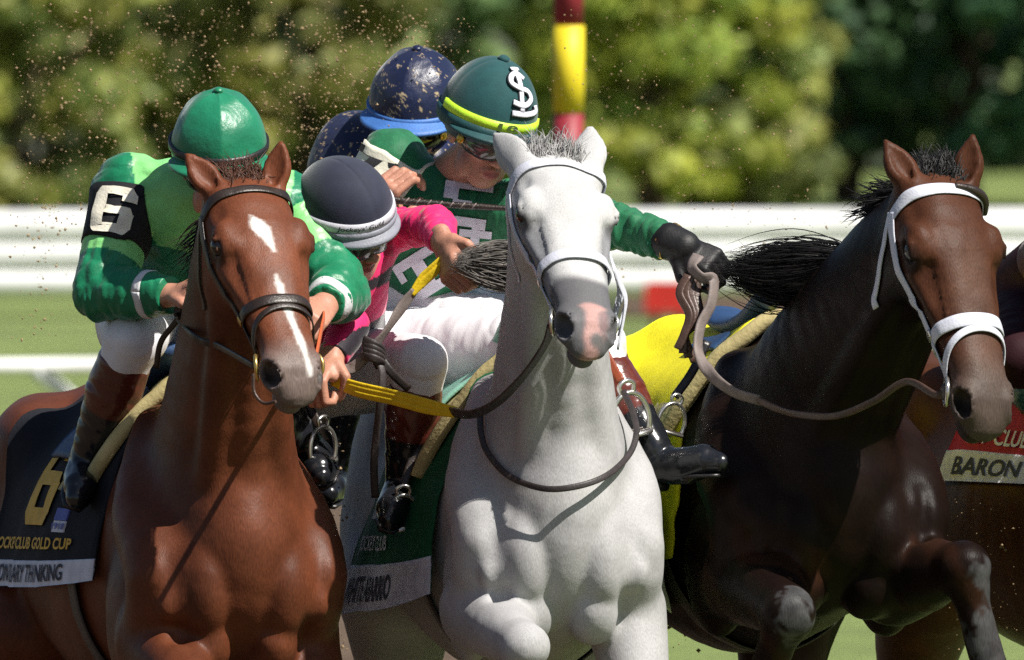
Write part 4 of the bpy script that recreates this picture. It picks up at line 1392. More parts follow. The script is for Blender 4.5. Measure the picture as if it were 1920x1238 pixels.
slab(mb, shirt_xy(792, 512, -32, 92, 84), I_ + [(-.5, -.28, -.36, -.05), (.36, .05, .5, .28)])
mb.build('lettering', riderg, smooth=False)
# number cloth on the upper arm
mb = MB()
fn = wrap(mb, shg, np.array(JG['sr']) + (6, -30, 0), np.array(JG['er']) + (10, 0, 0), .16, .66, M['number_white'], 5, -80, 95, R=85)
put_text(mb, '7', fn, M['black_cloth'], 66, -16, .88, .12, bold=.05)
mb.build('armband', riderg, 'white armband with a black numeral')

# ---- the rider in navy at the back
AN = frame((-.30, .34, -.89), (.03, -.95, -.33))
hn_ = Helmet((776, 178, 1500), AN, .110, .128, .128, .045)
JN = dict(pelvis=(735, 520, 1800), chest=(706, 325, 1610), neck=(752, 250, 1560), sr=(655, 272, 1640), sl=(800, 310, 1560), er=(600, 430, 1500), el=(800, 450, 1440), wr=(690, 500, 1360), wl=(770, 520, 1340),
          hr=(665, 560, 1790), hl=(800, 560, 1800), kr=(650, 640, 1450), kl=(860, 640, 1430), ar=(620, 880, 1600), al=(900, 880, 1580), tr=(610, 930, 1480), tl=(920, 930, 1470))
pn = Person(JN, (hn_.c - AN[1] * .06 * S, AN),
            [((690, 500, 1360), dict(fdir=(.3, .6, -.6), palm=(.8, .3, .2), thumb=(0, -.5, -.8), curl=1.15)), ((770, 520, 1340), dict(fdir=(-.2, .6, -.6), palm=(-.8, .3, .2), thumb=(0, -.5, -.8), curl=1.15))], 1.12)
NAVY = np.array([.007, .012, .045])
def speck(V, seed, thr=.80, base=NAVY):
    r = np.random.RandomState(seed); C = np.tile(base, (len(V), 1))
    z = vnoise(V / 5.0, seed) + .7 * vnoise(V / 2.6, seed + 1)
    m = (z > thr) | (vnoise(V / 1.7, seed + 7) * vnoise(V / 11., seed + 8) > .42); C[m] = (.36, .28, .17)
    return C
def coln(V): return speck(V, 51, 1.12)
nn = wrinkle(53, 3.0, 40.)
ridern, shn, bn = make_rider(pn, 'jockey in mud spattered navy silks and navy cap at the very back', M['silk'], coln, M['breeches'], boots_topped(JN, (.01, .01, .012), .3), 'jockeys in the race', nn, h=4.5)
mb = MB(); hn_.dome(mb, M['cap_silk'], lambda V: speck(V, 57, 1.6), 6, nu=200, nv=56, wr=.002, seed=9, facet=.35); hn_.button(mb, M['cap_silk'], .013, NAVY)
hmn = mb.build('helmet', ridern, 'navy satin helmet cover spattered with dirt', attr=True)
M['sky_blue'] = plain('sky_blue', (.05, .15, .42), .5, .4)
mb = MB(); hn_.band(mb, M['sky_blue'], -8, -1, off=.004); hn_.peak(mb, M['sky_blue'], .04, 72, .02); mb.build('peak', hmn)
goggles(ridern, pn.head[0], AN, M['lens_dark'], M['black_strap'], M['gold'])

# ---- the rider cut off by the right edge
AE = frame((.2, .36, -.9), (0, -1, -.35))
he = Helmet((2095, 210, 900), AE)
JE = dict(pelvis=(1985, 560, 1350), chest=(2110, 400, 1080), neck=(2090, 300, 960), sr=(2060, 350, 1080), sl=(2200, 360, 1080), er=(2075, 480, 960), el=(2240, 520, 980), wr=(2090, 540, 840), wl=(2190, 560, 850),
          hr=(1935, 600, 1330), hl=(2040, 600, 1330), kr=(1918, 668, 1010), kl=(2180, 680, 1040), ar=(2005, 800, 1130), al=(2240, 850, 1080), tr=(2010, 850, 1010), tl=(2260, 900, 990))
pe = Person(JE, (he.c - AE[1] * .06 * S, AE),
            [((2090, 540, 840), dict(fdir=(.6, .2, -.7), palm=(.3, .9, .1), thumb=(0, -.5, -.8), curl=1.2)), ((2190, 560, 850), dict(fdir=(-.4, .2, -.8), palm=(-.3, .9, .1), thumb=(0, -.5, -.8), curl=1.2))])
M['maroon'] = plain('maroon', (.022, .005, .008), .7, .15)
MAR = np.array([.05, .007, .013])
def booted(V, sd):
    z = vnoise(V / 16., 5); C = np.tile(np.array([.02, .07, .12]), (len(V), 1)); C[z > .45] = (.16, .22, .36); return C
ridere, she, be = make_rider(pe, 'jockey in maroon mostly beyond the right edge with only a leg in view', M['jersey'], lambda V: np.tile(MAR, (len(V), 1)), M['maroon'], booted, 'jockeys in the race', None, h=6.0, boot_top=.3)
mb = MB(); he.dome(mb, M['cap_matt'], lambda V: np.tile(MAR, (len(V), 1)), 4, nu=48, nv=16); he.peak(mb, M['cap_matt'], .04, 72, .02, MAR); mb.build('helmet', ridere, attr=True)
mb = MB(); ribbon(mb, np.array([(1858, 742, 985), (1890, 705, 975), (1925, 672, 990), (1970, 640, 1030)]), (-.3, .2, -1), 26, 4, plain('sash', (.20, .26, .62), .5, .4)); mb.build('sash', ridere)
# ------------------------------------------------------------------ tack
M['leather_dark'] = plain('leather_dark', (.018, .011, .008), .4, .5, lo=.7, hi=1.5)
M['leather_brown'] = plain('leather_brown', (.055, .030, .022), .42, .5, lo=.7, hi=1.4)
M['leather_rein'] = plain('leather_rein', (.030, .024, .024), .5, .4, lo=.7, hi=1.4)
M['rubber_grey'] = plain('rubber_grey', (.16, .13, .12), .6, .35, lo=.8, hi=1.2)
M['strap_white'] = plain('strap_white', (.52, .53, .60), .45, .4, lo=.93, hi=1.04)
M['steel'] = plain('steel', (.62, .60, .56), .25, .5, metal=.9, bmp=0)
M['brass'] = plain('brass', (.60, .42, .14), .3, .5, metal=.9, bmp=0)
M['yellow_web'] = plain('yellow_web', (.68, .48, .015), .5, .35, lo=.85, hi=1.08)
M['foam_pad'] = plain('foam_pad', (.50, .42, .20), .75, .25, scale=12, lo=.75, hi=1.1, bmp=.003, bscale=90)
M['saddle_navy'] = plain('saddle_navy', (.018, .05, .13), .55, .4)
M['saddle_black'] = plain('saddle_black', (.012, .010, .011), .35, .5)
M['cloth_black'] = plain('cloth_black', (.010, .011, .016), .8, .2, bmp=.002)
M['cloth_white'] = plain('cloth_white', (.60, .60, .66), .75, .25, bmp=.002)
M['cloth_green'] = plain('cloth_green', (.008, .085, .035), .75, .25, bmp=.002)
M['cloth_yellow'] = plain('cloth_yellow', (.76, .68, .012), .65, .3, lo=.9, hi=1.06, bmp=.002)
M['cloth_red'] = plain('cloth_red', (.34, .012, .03), .75, .25, bmp=.002)
M['gold_print'] = plain('gold_print', (.62, .36, .03), .6, .3)
M['ink_grey'] = plain('ink_grey', (.045, .045, .06), .7, .2)
M['print_blue'] = plain('print_blue', (.08, .10, .36), .6, .3)

def torus(mb, c, n, R, r, mat, k=24):
    n = nrm(n); x = nrm(np.cross(n, [0.3, .9, .2])); y = np.cross(n, x)
    a = np.linspace(0, 2 * np.pi, k, endpoint=False)
    tube(mb, np.asarray(c) + R * (np.outer(np.cos(a), x) + np.outer(np.sin(a), y)), r, mat, k=8, closed=True)

def bridle(H, label, mat, metal, wd=.030, nose=(.60, .615), flash=None, brow_mat=None, cheek=None, throat=None, brow=None, ring_t=.80):
    h = H.h; H.prep(); L = h.L
    root = empty('bridle', h.P(0, 1, 0), label, 'bridle', 'bridles'); w = wd * L * 1.22; th = .0055 * L
    brow = brow or [(-.165, .12, -.02), (-.135, .085, .075), (-.06, .075, .118), (.06, .075, .118), (.135, .085, .075), (.165, .12, -.02)]
    mb = MB(); P, N = H.on(brow, off=3); ribbon(mb, P, N, w, th, brow_mat or mat, resample=False); mb.build('browband', root)
    for sd in (-1, 1):
        pts = cheek or [(.165, .10, -.01), (.172, .20, -.03), (.162, .36, -.055), (.135, .52, -.06), (.112, .66, -.055), (.108, ring_t - .03, -.055)]
        mb = MB(); P, N = H.on([(sd * a, b, c) for a, b, c in pts], off=3.5); ribbon(mb, P, N, w * .85, th, mat, resample=False); ck = mb.build('cheekpiece', root)
        mb = MB(); j = int(len(P) * .70); d = P[j + 1] - P[j]; ribbon(mb, np.array([P[j - 1], P[j], P[j + 1]]) + N[j] * 3, N[j - 1:j + 2], w * 1.05, th * 1.1, metal, n=2); mb.build('buckle', ck)
        c = h.P(sd * .118, ring_t + .015, -.062); c = H.s.snap(c[None], 5, off=6)[0]
        if mat is M['strap_white']:
            mb = MB(); ellipsoid(mb, c + h.l * sd * 1, .034 * L * np.array([.45, 1, 1]), M['leather_dark'], h.A, 16, 10); mb.build('bit_guard', root)
        mb = MB(); torus(mb, c, H.s.normal(c[None])[0] * .8 + h.l * sd * .5, .048 * L, .0085 * L, metal); mb.build('bit_ring', root)
        H.bit = getattr(H, 'bit', {}); H.bit[sd] = c
        tl = throat or [(.165, .10, -.02), (.165, .19, -.13), (.135, .27, -.24), (.09, .32, -.31)]
        mb = MB(); P, N = H.on([(sd * a, b, c) for a, b, c in tl], off=3); ribbon(mb, P, N, w * .7, th, mat, resample=False); mb.build('throatlatch', root)
    mb = MB(); P, N = H.ring(nose[0], nose[1], off=3.5); 
    P = .25 * np.roll(P, 1, 0) + .5 * P + .25 * np.roll(P, -1, 0)
    ribbon(mb, P[:-1], N[:-1], w * 1.15, th * 1.3, mat, closed=True, resample=False); mb.build('noseband', root)
    if flash:
        mb = MB(); P, N = H.ring(flash[0], flash[1], off=5); P = .25 * np.roll(P, 1, 0) + .5 * P + .25 * np.roll(P, -1, 0)
        ribbon(mb, P[:-1], N[:-1], w * .62, th * 1.1, mat, closed=True, resample=False); mb.build('flash_strap', root)
    return root

br_w = bridle(white, 'white bridle on the grey horse with a plain white noseband', M['strap_white'], M['steel'], .040, (.565, .60), ring_t=.80)
br_c = bridle(chestnut, 'dark brown leather bridle with brass fittings on the chestnut horse', M['leather_dark'], M['brass'], .034, (.60, .60), flash=(.635, .84), ring_t=.80)
br_b = bridle(bay, 'white bridle with a crossed lower nose strap on the dark bay horse', M['strap_white'], M['steel'], .040, (.60, .62), flash=(.635, .86), ring_t=.80)
mb = MB(); P, N = bay.on([(.02, .062, .13), (.08, .07, .115), (.14, .09, .085), (.168, .12, .03)], off=6); tube(mb, P, [5, 9, 9, 6], M['leather_dark'], k=8, resample=False); mb.build('padding', br_b)

# loose white strap ends on the right of the grey's head
mb = MB(); r = random.Random(3)
for i in range(9):
    a = wh.P(.15, .40 + .012 * i, -.03); x = r.uniform(0, 14)
    ribbon(mb, [a, a + np.array([8 + x * .4, 30, 10]), a + np.array([14 + x, 70, 14]), a + np.array([6 + x * 1.2 - 8, 112 + r.uniform(0, 46), 6])], [(.3, 0, -1)] * 4, 5, 1.5, M['strap_white'], n=5)
mb.build('fringe', br_w)

def press(s, u, v, w0=-700, off=3, n=120):
    p = np.array([[u, v, w0]], float)
    for _ in range(n):
        d = s.ev(p, (p[0], p[0]))[0] - off
        if d < .3: break
        p[0, 2] += min(max(d * .85, .4), 45)
        if p[0, 2] > 2500: return None
    return p[0]

def drape(H, F, th, off=6.0, r0=.62):
    """points on the horse's back: F metres from the chest, th degrees from straight up towards its left"""
    F = np.asarray(F, float); th = np.radians(np.asarray(th, float)); n = len(F)
    o = np.array([H.Q(f, 0, 1.20) for f in F]); D = np.outer(np.sin(th), H.l) + np.outer(np.cos(th), H.up)
    lo = np.full(n, .10) * S; hi = np.full(n, .75) * S
    rs = np.linspace(.10, .75, 27) * S; first = np.full(n, .75 * S); found = np.zeros(n, bool)
    for r_ in rs:
        d = H.s.evc(o + D * r_); m = (d > 0) & ~found; first[m] = r_; found |= m
    a, b = first - .026 * S, first.copy()
    for _ in range(8):
        m = (a + b) / 2; d = H.s.evc(o + D * m[:, None]); a = np.where(d < 0, m, a); b = np.where(d < 0, b, m)
    return o + D * (b + off)[:, None]

class Cloth:
    """a cloth lying over one or both flanks: grid of (F, angle), hanging straight below the widest point"""
    def __init__(self, H, F0, F1, t0, t1, off, nF=26, nT=40, sag=0, slant=0.0, wav=3.0, seed=1, bell=0.0, hang=False, flare=0.0):
        self.H = H
        f = np.linspace(0, 1, nF); t = np.linspace(0, 1, nT)
        FF, TT = np.meshgrid(f, t, indexing='ij')
        Fm = F0 + (F1 - F0) * FF + slant * np.abs(t0 + (t1 - t0) * TT) / 90; Th = t0 + (t1 - t0) * TT
        P = drape(H, Fm.ravel(), Th.ravel(), off).reshape(nF, nT, 3)
        if hang:
            tm = 86.0; E = drape(H, np.repeat(Fm[:, 0], 2), np.tile([-tm, tm], nF), off).reshape(nF, 2, 3)
            for i in range(nF):
                for k_, sg in ((0, -1), (1, 1)):
                    m = (Th[i] * sg) > tm
                    if not m.any(): continue
                    r_ = abs(np.dot(E[i, k_] - H.Q(Fm[i, 0], 0, 1.20), H.l)); dn = (np.abs(Th[i][m]) - tm) * math.pi / 180 * r_
                    P[i, m] = E[i, k_] - np.outer(dn, H.up) + np.outer(dn * .04 + flare * FF[i, 0] * np.minimum(dn / (.25 * S), 1.2), H.l * sg)
        # cloth falls clear once it passes the widest part of the belly
        wv = vnoise(P.reshape(-1, 3) / 46., seed).reshape(nF, nT) * wav * sstep(25, 80, np.abs(Th))
        D = (np.sin(np.radians(Th))[..., None] * H.l + np.cos(np.radians(Th))[..., None] * H.up)
        P = P + D * (wv + np.abs(bell) * sstep(60, 110, np.abs(Th)))[..., None]
        self.P, self.nF, self.nT, self.D = P, nF, nT, D
    def at(self, X, Y, off=2.0):
        """X 0..1 along F, Y 0..1 along the angle"""
        x = np.clip(np.asarray(X, float), 0, 1) * (self.nF - 1); y = np.clip(np.asarray(Y, float), 0, 1) * (self.nT - 1)
        i = np.minimum(x.astype(int), self.nF - 2); j = np.minimum(y.astype(int), self.nT - 2); a = (x - i)[:, None]; b = (y - j)[:, None]
        P = self.P; p = P[i, j] * (1 - a) * (1 - b) + P[i + 1, j] * a * (1 - b) + P[i, j + 1] * (1 - a) * b + P[i + 1, j + 1] * a * b
        return p + self.D[i, j] * off
    def sheet(self, mb, mat, x0=0, x1=1, y0=0, y1=1, th=4.0, nx=26, ny=40, off=0.0):
        X, Y = np.meshgrid(np.linspace(x0, x1, nx), np.linspace(y0, y1, ny), indexing='ij')
        A = self.at(X.ravel(), Y.ravel(), off); B = self.at(X.ravel(), Y.ravel(), off - th)
        V = np.concatenate([A, B]); k = nx * ny; F = []
        idx = lambda i, j: i * ny + j
        for i in range(nx - 1):
            for j in range(ny - 1):
                q = (idx(i, j), idx(i + 1, j), idx(i + 1, j + 1), idx(i, j + 1)); F.append(q); F.append(tuple(k + z for z in q[::-1]))
        for i in range(nx - 1):
            for j in (0, ny - 1): F.append((idx(i, j), idx(i + 1, j), k + idx(i + 1, j), k + idx(i, j)))
        for j in range(ny - 1):
            for i in (0, nx - 1): F.append((idx(i, j), idx(i, j + 1), k + idx(i, j + 1), k + idx(i, j)))
        mb.add(V, F, mat)

def pad_and_saddle(H, labels, colour, group_s='racing saddles', F0=-.44, F1=-.64, thick=24, edge=64, flap=50, seat=1.0):
    lab_pad, lab_sad = labels
    c = Cloth(H, F0, F1, -edge, edge, 8, 12, 44, slant=-.16, wav=0)
    mb = MB(); c.sheet(mb, M['foam_pad'], 0, 1, 0, 1, 6, 12, 44, off=4)
    # thick rolled front edge
    Y = np.linspace(0, 1, 60); P = c.at(np.full(60, .02), Y, 10); N = c.D[0][(Y * (c.nT - 1)).astype(int)]
    P = P - H.f * 2
    ribbon(mb, P, N, 46, thick, M['foam_pad'], resample=False, taper=[.2, .8, 1.1, 1.2, 1.1, .8, .2])
    tag(mb.build('saddle_pad'), lab_pad, 'saddle pad', 'saddle pads')
    root = empty('saddle', H.Q(-.72, 0, 1.55), lab_sad, 'saddle', group_s)
    s = Sculpt(); m = S
    def B(F, L, U): return H.Q(F, L, U)
    top = [drape(H, [f], [0], 22)[0] for f in (-.60, -.74, -.88, -1.0)]
    s.limb([(*(top[0] + H.up * 26), 52 * seat, 20), (*(top[1] + H.up * 4), 60 * seat, 18), (*(top[2] + H.up * 6), 78 * seat, 18), (*(top[3] + H.up * 22), 92 * seat, 14)], 14, lat=H.l, n=3)
    V, F = s.mesh(4.5); MB().add(V, F, colour).build('seat', root)
    for sd in (-1, 1):
        fl = Cloth(H, -.64, -.88, sd * 12, sd * flap, 24, 10, 16, wav=1, slant=-.05)
        mb = MB(); fl.sheet(mb, colour, 0, 1, 0, 1, 7, 10, 16); mb.build('flap', root)
    return root, c

def iron(name, c, axes, label, scale=1.0, leather=None, lmat=None):
    """a metal stirrup with its leather; axes: (across, up, through)"""
    A = np.asarray(axes, float); k = 36 * scale
    def P(x, y, z): return np.asarray(c) + k * (x * A[0] + y * A[1] + z * A[2])
    root = empty(name, c, label, 'stirrup', 'stirrups')
    mb = MB(); a = np.linspace(-.5, np.pi + .5, 24)
    pts = [P(1.05 * math.cos(t), 1.35 * math.sin(t) - .2, 0) for t in a]
    tube(mb, np.array(pts), 5.0 * scale, M['steel'], k=8, n=2)
    tube(mb, np.array([P(-.35, 1.15, 0), P(-.4, 1.55, 0), P(0, 1.75, 0), P(.4, 1.55, 0), P(.35, 1.15, 0)]), 4.2 * scale, M['steel'], k=8, n=4); mb.build('bow', root)
    mb = MB()
    V = []; n = 20
    for z in (-1, 1):
        for t in np.linspace(0, 2 * np.pi, n, endpoint=False): V.append(P(1.12 * math.cos(t), -.85 + .10 * z, .62 * math.sin(t)))
    mb.add(V, [tuple(range(n))[::-1], tuple(range(n, 2 * n))] + [(i, (i + 1) % n, n + (i + 1) % n, n + i) for i in range(n)], M['steel'])
    for z in (-.25, .25):
        tube(mb, np.array([P(-.8, -.74, z), P(.8, -.74, z)]), 3, M['leather_dark'], k=6, n=1)
    mb.build('tread', root)
    if leather is not None:
        mb = MB(); ribbon(mb, leather, (0, 0, -1), 17, 3.5, lmat or M['leather_dark'], n=8); mb.build('stirrup_leather', root)
    return root

# saddles and pads
pad_and_saddle(chestnut, ('cream foam saddle pad over the withers of the chestnut horse', 'small navy racing saddle under the emerald and lime jockey'), M['saddle_navy'])
pad_and_saddle(white, ('cream foam saddle pad over the withers of the white horse', 'small pale green racing saddle under the pink jockey'), plain('saddle_mint', (.20, .42, .34), .4, .5), edge=72)
sad_b, padc_b = pad_and_saddle(bay, ('cream foam saddle pad over the withers of the dark bay horse', 'empty navy racing saddle on the dark bay horse'), M['saddle_navy'], thick=26, flap=20, seat=.52)

# saddle cloths with their lettering
def saddle_cloth(H, label, F0, F1, base, rows, t0=-112, t1=112, off=5, bands=(), seed=1, slant=0.0, bell=14, wav=5, flare=20):
    root = empty('saddle_cloth', H.Q((F0 + F1) / 2, 0, 1.5), label, 'saddle cloth', 'numbered saddle cloths')
    c = Cloth(H, F0, F1, t0, t1, off, 28, 70, wav=wav, seed=seed, slant=slant, bell=bell, hang=True, flare=flare)
    mb = MB(); c.sheet(mb, base, 0, 1, 0, 1, 4, 28, 70)
    for y0, y1, mat in bands: c.sheet(mb, mat, 0, 1, y0, y1, 5, 28, 14, off=2.2)
    mb.build('cloth', root)
    if rows:
        mb = MB()
        for txt, y0, y1, x0, x1, mat, b in rows:
            # on the horse's right flank (negative angles): x runs from the tail (F1, x=1) to the head (x=0)
            put_text(mb, txt, lambda X, Y: c.at(1 - X, 1 - Y, 4.6), mat, x0, x1, 1 - y1, 1 - y0, bold=b)
        mb.build('lettering', root, smooth=False)
    return root, c
# angle fraction y: 0 = lowest edge on the horse's right flank, .5 = spine
# chestnut: black cloth, gold six, white name strip
rt, c = saddle_cloth(chestnut, 'black saddle cloth with a gold 6 and gold race title on the chestnut horse', -.46, -1.22, M['cloth_black'],
    [], bands=[(0.0, .052, M['cloth_white']), (.948, 1, M['cloth_white'])], t0=-108, t1=108, seed=4)
mb = MB()
def onc(X, Y): return c.at(1 - np.asarray(X), np.asarray(Y), 4.8)
put_text(mb, 'JOCKEY CLUB GOLD CUP', onc, M['gold_print'], .02, .84, .068, .100, bold=.03)
mb.build('lettering', rt, smooth=False); mb = MB()
put_text(mb, 'CONTRARY THINKING', onc, M['ink_grey'], .06, .80, .010, .045, bold=.02)
def six_fn(X, Y): return c.at(1 - np.asarray(X), np.asarray(Y), 4.8)
mb.build('lettering', rt, smooth=False); mb = MB()
digit6(mb, lambda X, Y: six_fn(X, Y), M['gold_print'], .34, .60, .33, .125)
mb.build('number', rt, smooth=False); mb = MB()
put_text(mb, '1918', onc, M['print_blue'], .66, .76, .118, .132, bold=.02)
c.sheet(mb, M['print_blue'], .24, .34, .138, .165, 4, 6, 6, off=3.2)
c.sheet(mb, M['cloth_white'], .24, .34, .112, .137, 4, 6, 6, off=2.6)
mb.build('emblem', rt, smooth=False)

# white horse: green cloth, white strip with the name
rt, c2 = saddle_cloth(white, 'dark green saddle cloth with a white name strip on the white horse', -.44, -1.04, M['cloth_green'], [], bands=[(0, .075, M['cloth_white']), (.925, 1, M['cloth_white'])], t0=-132, t1=132, seed=6, bell=20, flare=62)
mb = MB()
def onc2(X, Y): return c2.at(1 - np.asarray(X), np.asarray(Y), 4.8)
put_text(mb, 'WHITE ABARRIO', onc2, M['ink_grey'], .10, .66, .016, .058, bold=.02)
mb.build('lettering', rt, smooth=False); mb = MB()
put_text(mb, 'JOCKEY CLUB', onc2, M['cloth_white'], .14, .60, .092, .124, bold=.015)
mb.build('lettering', rt, smooth=False); mb = MB()
put_text(mb, '1', onc2, M['cloth_white'], .24, .36, .15, .27, bold=.06)
mb.build('number', rt, smooth=False)

# bay: plain bright yellow cloth, long and loose
rt, c3 = saddle_cloth(bay, 'bright yellow saddle cloth hanging loose on the riderless dark bay horse', -.61, -1.34, M['cloth_yellow'], [], t0=-122, t1=66, seed=9, bell=22, wav=15, off=14, slant=.14)
# right edge horse
rt, c4 = saddle_cloth(edge, 'red saddle cloth with a white name strip on the horse at the right edge', -.52, -1.0, M['cloth_red'], [], bands=[(0, .09, M['cloth_white']), (.91, 1, M['cloth_white'])], t0=-81, t1=81, seed=12)
mb = MB()
def onc4(X, Y): return c4.at(1 - np.asarray(X), np.asarray(Y), 4.8)
put_text(mb, 'BARON', onc4, M['ink_grey'], .18, .86, .018, .070, bold=.02)
mb.build('lettering', rt, smooth=False); mb = MB()
put_text(mb, 'CUP CLUB', onc4, M['cloth_white'], .20, .86, .11, .16, bold=.02)
mb.build('lettering', rt, smooth=False)

# girth straps
for H, nm in ((white, 'dark girth strap under the belly of the white horse'), (chestnut, 'dark girth strap under the belly of the chestnut horse'), (bay, 'dark girth strap under the belly of the dark bay horse')):
    th = np.linspace(100, 260, 40); P = drape(H, np.full(40, -.62), th, 4); D = np.outer(np.sin(np.radians(th)), H.l) + np.outer(np.cos(np.radians(th)), H.up)
    mb = MB(); ribbon(mb, P, D, 60, 5, M['leather_rein'], resample=False); tag(mb.build('girth'), nm, 'girth', 'girths')

# ---- reins
def lay(H, pts, off=6, w0=-700):
    out = []
    for p in pts:
        if len(p) == 3: out.append(p); continue
        q = press(H.s, p[0], p[1], w0, off); out.append(q if q is not None else (p[0], p[1], 200))
    return np.array(out, float)
# white horse: dark rein to the bit, yellow rubber grips, knot and twist
rn = empty('rein', (850, 772, 250), 'dark rein with a bright yellow grip running from the white horse to the pink jockey', 'rein', 'reins')
bw = white.bit[-1]
A = np.array([bw, (1022, 645, bw[2] + 20), (985, 700, -20), (935, 752, 60), (888, 776, 110), (848, 774, 150)])
for i in range(1, 5):
    q = press(white.s, A[i][0], A[i][1], -700, 16); A[i][2] = min(bw[2] + (150 - bw[2]) * i / 5, (q[2] if q is not None else 999))
mb = MB(); ribbon(mb, A, [(.5, .3, -.8), (.6, .35, -.7), (.6, .4, -.7), (.3, .6, -.75), (0, .5, -.85), (-.1, .3, -.9)], 24, 5, M['leather_rein'], n=8); mb.build('leather', rn)
B_ = np.array([(856, 774, 146), (800, 762, 190), (735, 745, 240), (668, 730, 290), (620, 712, 330)])
mb = MB()
for dv, wd in ((-8, 13), (0, 15), (9, 13)): ribbon(mb, B_ + np.array([[0, dv * .5, 0], [0, dv, 0], [0, dv, 0], [0, dv, 0], [0, dv * .6, 0]]), (0, .25, -1), wd, 4, M['yellow_web'], n=8)
mb.build('grip', rn)
kn = np.array((694, 655, 330))
C_ = np.array([(632, 690, 335), (660, 690, 330), (690, 662, kn[2]), (722, 622, 335), (752, 576, 345), (776, 545, 350)])
mb = MB(); ribbon(mb, C_, [(0, -.8, -.5), (.3, -.2, -.9), (0, .3, -1), (.7, .5, -.5), (.2, .3, -.9), (.7, .3, -.6)], 22, 4, M['rubber_grey'], n=8)
r_ = random.Random(4)
for i in range(4):
    ribbon(mb, [kn + (-14, -18 + 10 * i, -12), kn + (4, -10 + 9 * i, -20), kn + (20, 2 + 8 * i, -10), kn + (8, 16 + 5 * i, 4)], [(0, .2, -1)] * 4, 17, 5, M['leather_rein'], n=5)
ribbon(mb, [kn + (10, 12, -4), (716, 700, 318), (713, 745, 316), (706, 800, 330), (700, 868, 350), (702, 935, 380)], [(.2, 0, -1), (.5, 0, -.9), (.2, 0, -1), (-.4, 0, -.9), (.1, 0, -1), (0, 0, -1)], 15, 4, M['leather_rein'], n=6)
ribbon(mb, [kn + (16, 14, -4), (735, 702, 330), (765, 730, 380)], (0, 0, -1), 16, 4, M['leather_rein'], n=6)
mb.build('knot', rn)
mb = MB(); D_ = np.array([(772, 550, 349), (792, 526, 350), (812, 508, 348), (838, 480, 345)])
for dx in (-7, 4): ribbon(mb, D_ + np.array([0, dx, 0]), (.3, .3, -.9), 18, 4, M['yellow_web'], n=8, taper=[.4, 1, 1, .6])
mb.build('grip', rn)
# neck strap of the white horse
lp = [(900, 770), (902, 812), (915, 850), (955, 893), (1020, 916), (1085, 911), (1140, 890), (1180, 852)]
P = lay(white, lp, 10); P = np.vstack([P, [(1194, 810, P[-1][2] + 40), (1186, 770, P[-1][2] + 110), (1170, 735, P[-1][2] + 190)]])
P[4:8, 2] -= 26; P[5:7, 2] -= 8
mb = MB(); ribbon(mb, P, (0, 0, -1), 12, 5, M['leather_rein'], n=8); tag(mb.build('neck_strap'), 'thin dark strap looped loosely round the neck of the white horse', 'strap')
# chestnut reins
bc = chestnut.bit[-1]
mb = MB(); P = [bc]
for u, v in ((412, 650), (380, 640), (352, 622)):
    q = press(chestnut.s, u, v, -700, 8); P.append(q if q is not None else np.array((u, v, 120.)))
P = np.array(P + [np.array((330, 596, 190)), np.array((336, 566, 205))]); ribbon(mb, P, (-.4, .3, -1), 14, 4, M['leather_dark'], n=8)
P = np.array([(345, 560, 190), (330, 600, 210), (300, 640, 250), (290, 690, 280)]); ribbon(mb, P, (-.3, 0, -1), 12, 4, M['leather_dark'], n=8)
tag(mb.build('rein'), 'dark leather rein from the chestnut bit to the emerald jockey right hand', 'rein', 'reins')
bc = chestnut.bit[1]
mb = MB(); P = np.array([bc, (602, 622, -80), (606, 600, 60), (606, 588, 215)]); ribbon(mb, P, (1, 0, -.3), 15, 4, plain('rein_orange', (.50, .10, .03), .5, .4), n=8)
tag(mb.build('rein'), 'orange rein grip in the emerald jockey left hand beside the chestnut cheek', 'rein', 'reins')
# chin strap hanging in a loop
mb = MB(); a = chestnut.bit[-1]; P = np.array([(478, 700, a[2] - 60), (480, 735, a[2] - 60), (497, 755, a[2] - 70), (520, 752, a[2] - 90)]); tube(mb, P, 3.2, M['leather_brown'], k=6)
mb.build('chin_strap', br_c)
# bay: the long grey rein held at arm's length
bb = bay.bit[-1]
rb = empty('rein', (1330, 640, 480), 'long brown and grey rein of the dark bay horse looped up into the black glove', 'rein', 'reins')
P = np.array([(1312, 478, 500), (1300, 500, 480), (1318, 520, 470), (1340, 525, 470), (1336, 570, 455), (1316, 612, 440), (1312, 660, 410), (1335, 702, 370), (1378, 736, 330), (1428, 752, 290)])
mb = MB(); ribbon(mb, P, [(0, -.6, -.8), (-.6, 0, -.8), (-.3, .5, -.8), (.5, .2, -.8), (.6, .1, -.8), (.6, .1, -.8), (.5, .2, -.8), (.2, .4, -.8), (0, .5, -.8), (0, .5, -.8)], 24, 5, M['rubber_grey'], n=8); mb.build('grip', rb)
q = lay(bay, [(1500, 778), (1570, 780), (1640, 752), (1700, 716)], 12)
P = np.vstack([[(1422, 750, 292)], [(1460, 768, 250)], q, [(bb[0] - 20, bb[1] + 6, bb[2] + 10)], [bb]])
P[1:6, 2] = np.minimum(P[1:6, 2], np.linspace(250, bb[2] + 60, 5))
mb = MB(); ribbon(mb, P, (0, .35, -1), 15, 5, M['leather_brown'], n=8); mb.build('leather', rb)
mb = MB(); P = np.array([(1300, 515, 480), (1292, 550, 470), (1302, 590, 455), (1292, 625, 450), (1280, 655, 450)])
for i in range(4): ribbon(mb, P + np.array([(i * 7 - 8, 0, i * 4)] * 5) + np.array([(0, 0, 0), (4 * i - 8, 0, 0), (0, 3 * i, 0), (-6 * i, 4, 0), (4 * i, 8 * i, 0)]), [(.3 * i - .5, 0, -1)] * 5, 17, 4, M['leather_brown'], n=6)
mb.build('bunch', rb)

